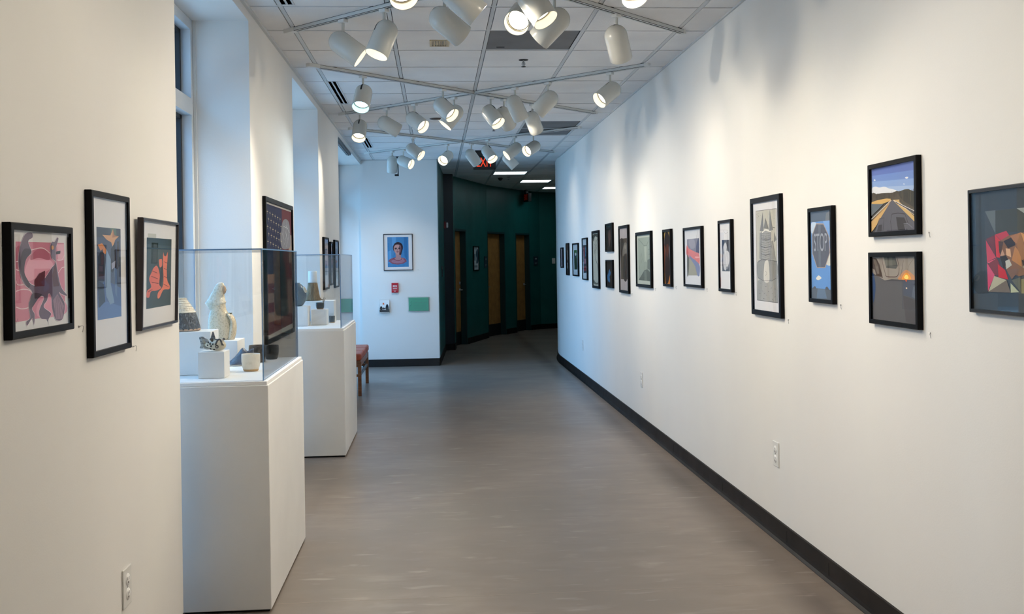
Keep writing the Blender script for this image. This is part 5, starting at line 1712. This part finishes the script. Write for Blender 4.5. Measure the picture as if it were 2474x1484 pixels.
# spotted ceramic fish
fi = empty('ceramic_fish', (-0.996, 4.668, 1.1100), 'small spotted cream and black ceramic fish on a white block', 'ceramic figure')
M_FC = mat('cream_fish_glaze', (0.60, 0.54, 0.40), 0.15)
M_FB = mat('black_fish_glaze', (0.010, 0.010, 0.014), 0.12)
M_FBL = noisy('blue_black_fin_glaze', (0.02, 0.03, 0.05, 1), (0.30, 0.33, 0.34, 1), (16, 120, 120), (0.12, 0.2), 0, 2, 50, 0.45, 0.6)
b = MB()
rings = []
for x, rz, ry, cz in ((-0.040, 0.006, 0.006, 0.028), (-0.030, 0.013, 0.012, 0.026), (-0.012, 0.020, 0.020, 0.024), (0.008, 0.0255, 0.026, 0.0262), (0.026, 0.0265, 0.027, 0.027), (0.042, 0.020, 0.021, 0.025), (0.050, 0.011, 0.012, 0.024), (0.053, 0.003, 0.003, 0.023)):
    rings.append([Vector((x, ry * math.cos(2 * PI * k / 24), cz + rz * math.sin(2 * PI * k / 24))) for k in range(24)])
b.loft(rings, M_FC)
b.build('body', fi)
b = MB()


def spot_on(x, ang, r):
    i = 0
    xs = [(-0.040, 0.006, 0.006, 0.028), (-0.030, 0.013, 0.012, 0.026), (-0.012, 0.020, 0.020, 0.024), (0.008, 0.0255, 0.026, 0.0262), (0.026, 0.0265, 0.027, 0.027), (0.042, 0.020, 0.021, 0.025), (0.050, 0.011, 0.012, 0.024)]
    for k in range(len(xs) - 1):
        if xs[k][0] <= x <= xs[k + 1][0]:
            t = (x - xs[k][0]) / (xs[k + 1][0] - xs[k][0])
            rz, ry, cz = [xs[k][j] * (1 - t) + xs[k + 1][j] * t for j in (1, 2, 3)]
    c = Vector((x, -ry * math.cos(ang), cz + rz * math.sin(ang)))
    n = Vector((0, -math.cos(ang) / ry, math.sin(ang) / rz)).normalized()
    rot = n.to_track_quat('Z', 'Y').to_matrix().to_4x4()
    return c, rot


for x, a, r in ((-0.022, 0.9, 0.005), (-0.008, -0.1, 0.005), (-0.012, 0.5, 0.006), (-0.004, 1.1, 0.007), (0.012, 1.35, 0.007), (-0.012, -0.75, 0.005), (0.004, -0.9, 0.005), (0.0, 0.25, 0.0045), (-0.024, 0.1, 0.004), (0.02, 1.0, 0.006)):
    c, rot = spot_on(x, a, r)
    b.sphere(c, (r, r, 0.0012), M_FB, 16, 8, rot)
b.build('spot', fi)
b = MB()
arc = [spot_on(0.012 + 0.030 * t, 0.05 + 1.15 * math.sin(PI * t), 0)[0] + Vector((0, -0.001, 0)) for t in [k / 10 for k in range(11)]]
b.tube(arc, 0.004, M_FB)
b.build('mouth_band', fi)
b = MB()
for x, a, r in ((0.018, -0.25, 0.0085), (0.044, 0.1, 0.0035)):
    c, rot = spot_on(x, a, r)
    b.sphere(c, (r, r, 0.002), M_FB, 16, 8, rot); b.sphere(c + rot.to_3x3() @ Vector((0, 0, 0.0016)), (r * 0.35, r * 0.35, 0.0012), M_FC, 12, 6, rot)
b.sphere((0.044, -0.004, 0.052), 0.006, M_FB, 16, 10); b.sphere((-0.010, -0.006, 0.052), (0.008, 0.006, 0.006), M_FB, 16, 10)
b.build('eye', fi)


def fin(pts, m, t=0.006):
    b = MB()
    n = len(pts)
    cx = sum(p[0] for p in pts) / n; cz = sum(p[1] for p in pts) / n
    rngs = []
    for y, s in ((-t / 2, 0.9), (-t / 4, 1), (t / 4, 1), (t / 2, 0.9)):
        rngs.append([Vector((cx + (x - cx) * s, y, cz + (z - cz) * s)) for x, z in pts])
    b.loft(rngs, m, smooth=False)
    return b


tail = catmull([(-0.034, 0.018), (-0.046, 0.012), (-0.062, 0.014), (-0.058, 0.026), (-0.060, 0.042), (-0.064, 0.062), (-0.050, 0.066), (-0.040, 0.058), (-0.028, 0.052), (-0.022, 0.036)], True, 4)
tf = fin(tail, M_FBL, 0.009).build('tail_fin', fi)
g = MB()
for k in range(7):
    t = k / 6
    g.tube([(-0.034, -0.0052, 0.024 + 0.012 * t), (-0.046, -0.0056, 0.022 + 0.030 * t), (-0.058, -0.0048, 0.018 + 0.043 * t)], 0.0009, M_FC, 5)
g.build('fin_ray', tf)
fin(catmull([(-0.014, 0.046), (-0.010, 0.072), (-0.004, 0.086), (0.002, 0.074), (0.006, 0.048)], True, 4), M_FBL, 0.008).build('dorsal_fin', fi)
for s in (-1, 1):
    o = fin(catmull([(-0.012, 0.020), (-0.034, 0.030), (-0.052, 0.024), (-0.046, 0.012), (-0.024, 0.008)], True, 4), mat('cream_fin', (0.46, 0.46, 0.42), 0.2), 0.005).build('side_fin', fi)
    o.location = (0, s * 0.018, 0.0); o.rotation_euler = (s * 0.25, 0, s * 0.25)
    g = MB()
    for k in range(4):
        g.tube([(-0.018 - 0.004 * k, -0.0032, 0.012 + 0.004 * k), (-0.044, -0.0032, 0.014 + 0.0035 * k)], 0.0008, M_FB, 5)
    q = g.build('fin_stripe', o)

# cups and bowls
M_CUPW = noisy('speckled_white_glaze', (0.72, 0.67, 0.57, 1), (0.60, 0.55, 0.45, 1), (40, 40, 40), (0.25, 0.4), 0.1, 3, 80, 0.5, 0.75)
M_DARKB2 = noisy('dark_brown_glaze', (0.030, 0.026, 0.022, 1), (0.016, 0.014, 0.013, 1), (30, 30, 10), (0.15, 0.3), 0.1, 3, 60)
M_BLK2 = mat('glossy_black_glaze', (0.010, 0.011, 0.014), 0.12)


def cup(x, y, z, r, h, m, label, foot=None, ribs=0, taper=0.72, cat='cup', name='ceramic_cup', group=None):
    e = empty(name, (x, y, z), label, cat, group)
    pr = [(0, 0.0), (r * taper, 0.0), (r * (taper + 0.06), h * 0.04), (r * 0.93, h * 0.25), (r * 0.995, h * 0.55), (r, h * 0.8), (r * 0.99, h * 0.985), (r * 0.975, h), (r * 0.945, h * 0.985), (r * 0.93, h * 0.8), (r * 0.9, h * 0.4), (r * 0.6, h * 0.12), (0, h * 0.1)]
    b = MB(); b.lathe(pr, m, 96 if ribs else 48, wob=(lambda a, zz: 1 + 0.014 * (math.sin(ribs * a) > 0.2) * (0.1 * h < zz < 0.93 * h)) if ribs else None)
    b.build('body', e)
    if foot:
        b = MB(); b.lathe([(0, -0.0002), (r * taper + 0.0006, -0.0002), (r * (taper + 0.06) + 0.0008, h * 0.04), (r * (taper + 0.115) + 0.0008, h * 0.11)], foot, 48); b.build('foot_band', e)
    return e


M_RAW = mat('bare_sand_clay', (0.50, 0.32, 0.15), 0.7)
cup(-0.877, 4.905, Z1, 0.0435, 0.080, M_CUPW, 'small cream white cup with a bare clay foot, at the front of the nearer case', foot=M_RAW)
cup(-0.921, 5.335, Z1, 0.0425, 0.086, M_DARKB2, 'dark brown ribbed cup standing left of the black one, behind the cream cup', ribs=22, taper=0.9)
cup(-0.874, 5.500, Z1, 0.0365, 0.072, M_BLK2, 'glossy black faceted cup seen through the side pane of the nearer case', ribs=16, taper=0.78)

# blue draped leaf dish
ld = empty('leaf_dish', (-0.978, 5.20, Z1), 'crumpled slate blue ceramic leaf form behind the cream cup', 'ceramic dish')
M_SLATEB = noisy('slate_blue_glaze', (0.020, 0.030, 0.055, 1), (0.060, 0.085, 0.13, 1), (30, 30, 30), (0.15, 0.3), 0.7, 4, 40)
b = MB()
N, Mx = 28, 16
vs, fs = [], []
for i in range(N + 1):
    u = i / N
    for j in range(Mx + 1):
        v = j / Mx * 2 - 1
        x = -0.072 + 0.135 * u
        half = 0.058 * math.sin(PI * min(1, u * 0.96 + 0.04)) ** 0.6
        ridge = 0.078 * max(0, math.sin(PI * 0.56 * u)) ** 1.1 * (1 - 0.12 * math.sin(9 * u))
        z = 0.004 + ridge * (1 - abs(v) ** 1.5) + 0.006 * (math.sin(14 * u + 4 * v) + 0.6 * math.sin(23 * u - 7 * v)) * (1 - abs(v)) * u ** 0.6
        vs.append((x, v * half, z))
for i in range(N):
    for j in range(Mx):
        a = i * (Mx + 1) + j
        fs.append((a, a + Mx + 1, a + Mx + 2, a + 1))
b.add(vs, fs, M_SLATEB, True)
o = b.build('leaf', ld)
so = o.modifiers.new('thick', 'SOLIDIFY'); so.thickness = 0.004; so.offset = 0
b = MB()
edge = []
for i in range(N + 1):
    u = i / N
    half = 0.058 * math.sin(PI * min(1, u * 0.96 + 0.04)) ** 0.6
    edge.append((-0.072 + 0.135 * u, -half, 0.0035))
b.tube(edge, 0.0024, M_CUPW, 8)
b.build('rim', ld)

# contents of the farther case
riser((-1.20, 8.30, Z1), (-1.030, 8.50, 1.150), 'white riser block under the round blue vase')
riser((-1.017, 8.42, Z1), (-0.892, 8.56, 1.118), 'white riser block under the small bowl with twigs')
riser((-1.14, 8.72, Z1), (-0.862, 8.90, 1.178), 'white riser block under the brown flared ceramic')
rv = empty('round_vase', (-1.128, 8.40, 1.151), 'round slate blue ceramic vase in the farther case', 'vase')
M_BLUEV = noisy('blue_grey_glaze', (0.030, 0.062, 0.10, 1), (0.07, 0.11, 0.14, 1), (14, 14, 14), (0.15, 0.3), 0.1, 4, 60)
b = MB(); b.lathe([(0, 0), (0.040, 0), (0.052, 0.008), (0.072, 0.04), (0.080, 0.082), (0.076, 0.118), (0.062, 0.152), (0.040, 0.174), (0.030, 0.180), (0.028, 0.188), (0.024, 0.188), (0.022, 0.17)], M_BLUEV, 48); b.build('body', rv)
b = MB(); b.lathe([(0.020, 0.0), (0.027, 0.0), (0.028, 0.012), (0.025, 0.016), (0.021, 0.012)], M_CREAM, 32, Matrix.Translation((0.062, -0.03, 0.128)) @ Matrix.Rotation(R(62), 4, 'Y')); b.build('spout', rv)
bc = empty('flared_ceramic', (-1.046, 8.80, 1.179), 'brown flared textured ceramic carrying a plain white cylinder', 'ceramic figure')
M_BARK = noisy('brown_bark_clay', (0.30, 0.21, 0.12, 1), (0.17, 0.12, 0.07, 1), (70, 70, 8), (0.7, 0.9), 0.8, 5, 70)
b = MB(); b.lathe([(0, 0), (0.062, 0), (0.061, 0.012), (0.052, 0.06), (0.044, 0.11), (0.039, 0.150), (0, 0.150)], M_BARK, 60, wob=lambda a, z: 1 + 0.035 * math.sin(17 * a + 8 * z) * (1 if z > 0.001 else 1)); b.build('base', bc)
b = MB(); b.lathe([(0, 0.1505), (0.033, 0.1505), (0.036, 0.154), (0.036, 0.246), (0.033, 0.250), (0, 0.250)], mat('matte_white_clay', (0.82, 0.84, 0.84), 0.6), 40); b.build('cylinder', bc)
b = MB(); b.tube([(0.058, -0.01, 0.02), (0.070, -0.012, 0.008), (0.088, -0.014, 0.005)], [0.008, 0.006, 0.003], M_BARK); b.build('root', bc)
M_DKG = noisy('dark_blue_green_glaze', (0.014, 0.030, 0.040, 1), (0.04, 0.06, 0.068, 1), (30, 30, 30), (0.15, 0.3), 0.1)
e = cup(-0.950, 8.47, 1.1185, 0.034, 0.055, M_DKG, 'small dark blue-green bowl holding twigs on a white block', foot=M_RAW, name='ceramic_bowl', cat='bowl')
b = MB(); b.tube([(0.012, 0, 0.012), (0.027, 0.004, 0.06), (0.032, 0.004, 0.096)], 0.0022, M_BARK, 6); b.tube([(0.012, 0.002, 0.012), (0.030, 0.006, 0.058), (0.044, 0.008, 0.090)], 0.0022, M_BARK, 6); b.tube([(0.0, 0, 0.012), (0.022, 0.0, 0.05), (0.022, 0.0, 0.084)], 0.0018, M_BARK, 6)
b.build('twig', e)
cup(-0.878, 8.70, Z1, 0.0245, 0.058, M_DKG, 'small dark bowl standing alone on the board of the farther case', foot=M_RAW, taper=0.85, name='ceramic_bowl', cat='bowl')
b = MB(); b.rbox((-0.006, -0.0015, 0), (0.006, 0.0015, 0.034), M_BRIGHT, 0.0005)
tag(b.build('label_card', loc=(-1.0235, 8.405, Z1)), 'tiny white card standing between two riser blocks in the farther case', 'card')

# ================================================================== bench
be = empty('bench', (-1.10, 12.16, 0), 'wooden bench with rust red cushions beyond the farther plinth', 'bench', None)
M_WOODB = noisy('reddish_brown_wood', (0.27, 0.105, 0.042, 1), (0.18, 0.065, 0.026, 1), (6, 60, 60), (0.3, 0.45), 0, 5)
M_RUST = noisy('rust_red_leatherette', (0.52, 0.090, 0.035, 1), (0.43, 0.070, 0.028, 1), (8, 8, 8), (0.4, 0.55), 0.15, 4, 120)
for sx in (-1, 1):
    for sy in (-1, 1):
        b = MB()
        b.rbox((sx * 0.232 - 0.019, sy * 0.605 - 0.019, 0), (sx * 0.232 + 0.019, sy * 0.605 + 0.019, 0.385), M_WOODB, 0.003); b.build('leg', be)
for sx in (-1, 1):
    b = MB(); b.rbox((sx * 0.232 - 0.012, -0.586, 0.325), (sx * 0.232 + 0.012, 0.586, 0.385), M_WOODB, 0.003); b.build('rail', be)
    b = MB(); b.rbox((sx * 0.232 - 0.010, -0.586, 0.215), (sx * 0.232 + 0.010, 0.586, 0.245), mat('grey_steel_rail', (0.16, 0.17, 0.19), 0.35, metal=0.6), 0.003); b.build('stretcher', be)
for sy in (-1, 1):
    b = MB(); b.rbox((-0.213, sy * 0.605 - 0.012, 0.325), (0.213, sy * 0.605 + 0.012, 0.385), M_WOODB, 0.003); b.build('rail', be)
    b = MB(); b.rbox((-0.213, sy * 0.605 - 0.010, 0.215), (0.213, sy * 0.605 + 0.010, 0.245), M_WOODB, 0.003); b.build('stretcher', be)
b = MB(); b.box((-0.245, -0.64, 0.386), (0.245, 0.64, 0.398), M_WOODB); b.build('seat_board', be)
for k in range(3):
    y0 = -0.65 + k * 0.4345
    b = MB(); b.rbox((-0.255, y0, 0.399), (0.255, y0 + 0.431, 0.478), M_RUST, 0.022, 4); b.build('cushion', be)

# ================================================================== things on the end wall
YB = 14.70
e = empty('fire_pull_sign', wallM('B', -0.585, YB, 1.059), 'small red sign with white lines below the blue portrait', 'sign')
M_RED = mat('sign_red', (0.46, 0.012, 0.025), 0.4)
b = MB(); b.rbox((-0.049, 0.0, 0.0), (0.049, 0.138, 0.028), M_RED, 0.004); b.build('panel', e)
b = MB()
for (xa, xb, za, zb) in ((-0.030, -0.014, .085, .098), (-0.011, 0.003, .085, .096), (0.006, 0.030, .085, .094), (-0.03, 0.03, .100, .104), (-0.034, 0.034, .064, .069), (-0.028, 0.030, .055, .059), (-0.034, 0.034, .036, .039)):
    b.box((xa, za, 0.0281), (xb, zb, 0.0286), M_BRIGHT)
b.add([(-0.008, 0.026, 0.0285), (0.008, 0.026, 0.0285), (0, 0.010, 0.0285)], [(0, 2, 1)], M_BRIGHT)
b.build('lettering', e)

e = empty('brochure_holder', wallM('B', -0.738, YB, 0.775), 'clear wall holder with brochures showing an orange star and dark figures', 'brochure holder')
b = MB()
b.box((-0.074, 0, 0.001), (0.074, 0.185, 0.004), M_CLEAR); b.box((-0.074, 0, 0.036), (0.074, 0.075, 0.039), M_CLEAR); b.box((-0.074, 0, 0.004), (-0.071, 0.12, 0.036), M_CLEAR); b.box((0.071, 0, 0.004), (0.074, 0.12, 0.036), M_CLEAR); b.box((-0.071, 0, 0.004), (0.071, 0.003, 0.036), M_CLEAR)
b.build('holder', e)
for k in range(4):
    b = MB(); b.box((-0.068, 0.004, 0.006 + k * 0.006), (0.068, 0.178 - 0.004 * k, 0.0105 + k * 0.006), M_BRIGHT)
    o = b.build('brochure', e)
BRO = [('p', (60, 62, 66), [(0, 0), (1, 0), (1, .28), (.6, .2), (0, .24)]), ('s', (36, 38, 44), [(.02, .3), (.1, .55), (.25, .5), (.3, .3), (.2, .2)]), ('s', (36, 38, 44), [(.62, .25), (.66, .6), (.78, .75), (.9, .6), (.92, .25)]), ('s', (50, 52, 60), [(.3, .25), (.36, .42), (.5, .4), (.6, .28)]), ('p', (214, 96, 44), [(.28, .86), (.34, .84), (.38, .92), (.42, .84), (.5, .86), (.46, .78), (.5, .7), (.4, .72), (.32, .7), (.34, .78)])]
p = paint(BRO, 0.136, 0.150, 0.0286); o = p.build('cover_art', e); o.location = (0, 0.010, 0)

e = empty('wall_plaque', wallM('B', -0.252, YB, 0.792), 'pale green translucent plaque with faint lettering, right of the brochures', 'plaque')
M_GRNP = mat('sea_green_acrylic', (0.10, 0.36, 0.235), 0.25)
b = MB(); b.box((-0.155, -0.012, 0.012), (0.155, 0.205, 0.015), M_CLEAR); b.build('backing_sheet', e)
b = MB(); b.rbox((-0.142, 0.0, 0.0155), (0.142, 0.192, 0.021), M_GRNP, 0.002); b.build('panel', e)
M_GRNL = mat('engraved_green', (0.075, 0.27, 0.185), 0.5)
b = MB()
b.box((-0.08, 0.158, 0.0211), (0.12, 0.164, 0.0214), M_GRNL)
for k in range(9):
    b.box((-0.075 + k * 0.022, 0.110, 0.0211), (-0.061 + k * 0.022, 0.110 + 0.012 + 0.008 * ((k * 7) % 3) / 2, 0.0214), M_GRNL)
for k, l in enumerate((0.19, 0.17, 0.19, 0.14)):
    b.box((-0.075, 0.085 - k * 0.016, 0.0211), (-0.075 + l, 0.090 - k * 0.016, 0.0214), M_GRNL)
b.tube([(-0.118, 0.07, 0.0205), (-0.108, 0.095, 0.0205), (-0.116, 0.12, 0.0205), (-0.104, 0.135, 0.0205)], 0.003, M_GRNL, 6)
b.build('lettering', e)
b = MB()
for sx in (-1, 1):
    for y in (0.004, 0.189):
        b.lathe([(0.004, 0.0), (0.004, 0.0165), (0, 0.0165)], M_STEEL, 12, Matrix.Translation((sx * 0.149, y, 0)))
b.build('standoff', e)

# things on the corridor walls
def corr(i, s, z, off=0.001):
    a = Vector(CP[i]); b_ = Vector(CP[i + 1]); d = (b_ - a).normalized(); n = Vector((d.y, -d.x))
    o = a + d * s + n * off
    return basis((o.x, o.y, z), (d.x, d.y, 0), (0, 0, 1), (n.x, n.y, 0))


e = empty('alarm_strobe', basis((0.145, 17.05, 2.04), (0, 1, 0), (0, 0, 1), (1, 0, 0)), 'white and red fire alarm strobe on the dark corridor corner', 'fire alarm')
b = MB(); b.rbox((-0.055, 0, 0), (0.055, 0.115, 0.035), mat('strobe_red', (0.3, 0.02, 0.02), 0.4), 0.004); b.build('base', e)
b = MB(); b.rbox((-0.045, 0.012, 0.0355), (0.045, 0.100, 0.07), M_PLATE, 0.012, 3); b.build('lens', e)

fe = empty('framed_notice', corr(2, 0.628, 1.311), 'small framed pale notice on the green wall between the first two doors', 'notice')
b = MB()
for (xa, xb, za, zb) in ((-.19, -.172, 0, .457), (.172, .19, 0, .457), (-.172, .172, 0, .018), (-.172, .172, .439, .457)):
    b.box((xa, za, 0.0), (xb, zb, 0.02), M_BLACK)
b.build('frame', fe)
NOTE = [('p', (176, 190, 196), [(0, 0), (1, 0), (1, 1), (0, 1)]), ('s', (50, 78, 92), [(.55, .3), (.62, .5), (.5, .66), (.6, .84), (.95, .9), (.98, .4), (.8, .28)]), ('p', (120, 134, 142), [(.1, .9), (.8, .9), (.8, .94), (.1, .94)]), ('p', (120, 134, 142), [(.1, .1), (.8, .1), (.8, .2), (.1, .2)]), ('p', (96, 120, 132), [(.15, .4), (.4, .4), (.4, .7), (.15, .7)])]
p = paint(NOTE, 0.344, 0.421, 0.006); o = p.build('notice_sheet', fe); o.location = (0, 0.018, 0)
b = MB(); b.box((-.172, .018, 0.001), (.172, .439, 0.006), DARKB); b.build('backing', fe)


def room_sign(i, s, z0, w, h, label):
    e = empty('room_sign', corr(i, s, z0), label, 'sign', 'door signs in the corridor')
    b = MB(); b.rbox((-w / 2, 0, 0), (w / 2, h, 0.012), mat('dark_sign_plate', (0.015, 0.03, 0.05), 0.35), 0.002); b.build('plate', e)
    b = MB()
    b.box((-0.03, h * 0.66, 0.0121), (0.03, h * 0.84, 0.0126), mat('sign_grey', (0.35, 0.38, 0.40), 0.5)); b.box((-0.05, h * 0.25, 0.0121), (0.05, h * 0.29, 0.0126), mat('sign_grey', (0, 0, 0))); b.box((-0.05, h * 0.16, 0.0121), (0.03, h * 0.20, 0.0126), mat('sign_grey', (0, 0, 0)))
    b.build('lettering', e)


room_sign(2, 1.33, 1.361, 0.20, 0.217, 'dark door sign beside the middle oak door')
room_sign(6, 0.22, 1.379, 0.16, 0.19, 'dark door sign just beyond the farthest oak door')
e = empty('wall_switch', corr(7, 0.34, 1.409), 'pale switch plate at the dark end of the corridor, beside the curved white wall', 'light switch')
b = MB(); b.rbox((-0.04, 0, 0), (0.04, 0.12, 0.006), M_PLATE, 0.002); b.build('cover_plate', e)
b = MB(); b.rbox((-0.006, 0.05, 0.006), (0.006, 0.072, 0.014), M_BRIGHT, 0.002); b.build('toggle', e)
e = empty('keypad', basis((0.087, 15.9, 1.26), (0.044, 0.999, 0), (0, 0, 1), (0.999, -0.044, 0)), 'small dark keypad on the short green wall beside the end wall', 'keypad')
b = MB(); b.rbox((-0.04, 0, 0.001), (0.04, 0.16, 0.02), mat('dark_keypad', (0.012, 0.014, 0.016), 0.4), 0.003); b.build('body', e)
b = MB(); b.sphere((0, 0.03, 0.02), (0.005, 0.005, 0.002), M_PLATE, 10, 6); b.sphere((0, 0.13, 0.02), (0.005, 0.005, 0.002), M_PLATE, 10, 6); b.build('button', e)

# ================================================================== camera and output
cam = bpy.data.cameras.new('camera')
co = bpy.data.objects.new('camera', cam); COL.objects.link(co)
F, PSI, RHO, CYP = 2470.6, 0.0745, 0.0155, 629.07
cam.sensor_fit = 'HORIZONTAL'; cam.sensor_width = 36.0
cam.lens = 36.0 * F / 2474.0
cam.shift_y = -(742.0 - CYP) / 2474.0
cam.clip_start = 0.05; cam.clip_end = 200
fwd = Vector((math.sin(PSI), math.cos(PSI), 0)); rt = Vector((math.cos(PSI), -math.sin(PSI), 0)); up = Vector((0, 0, 1))
cr = rt * math.cos(RHO) - up * math.sin(RHO)
cu = rt * math.sin(RHO) + up * math.cos(RHO)
co.matrix_world = basis((0, 0, 1.495), cr, cu, -fwd)
SC.camera = co

SC.view_settings.view_transform = 'Standard'
SC.view_settings.look = 'None'
SC.view_settings.exposure = EXPOSURE
SC.view_settings.gamma = 1.0
SC.view_settings.use_curve_mapping = False
cy = SC.cycles
cy.use_denoising = True
cy.max_bounces = 10; cy.diffuse_bounces = 6; cy.glossy_bounces = 5; cy.transparent_max_bounces = 24
cy.caustics_reflective = False; cy.caustics_refractive = False
cy.sample_clamp_indirect = 6.0
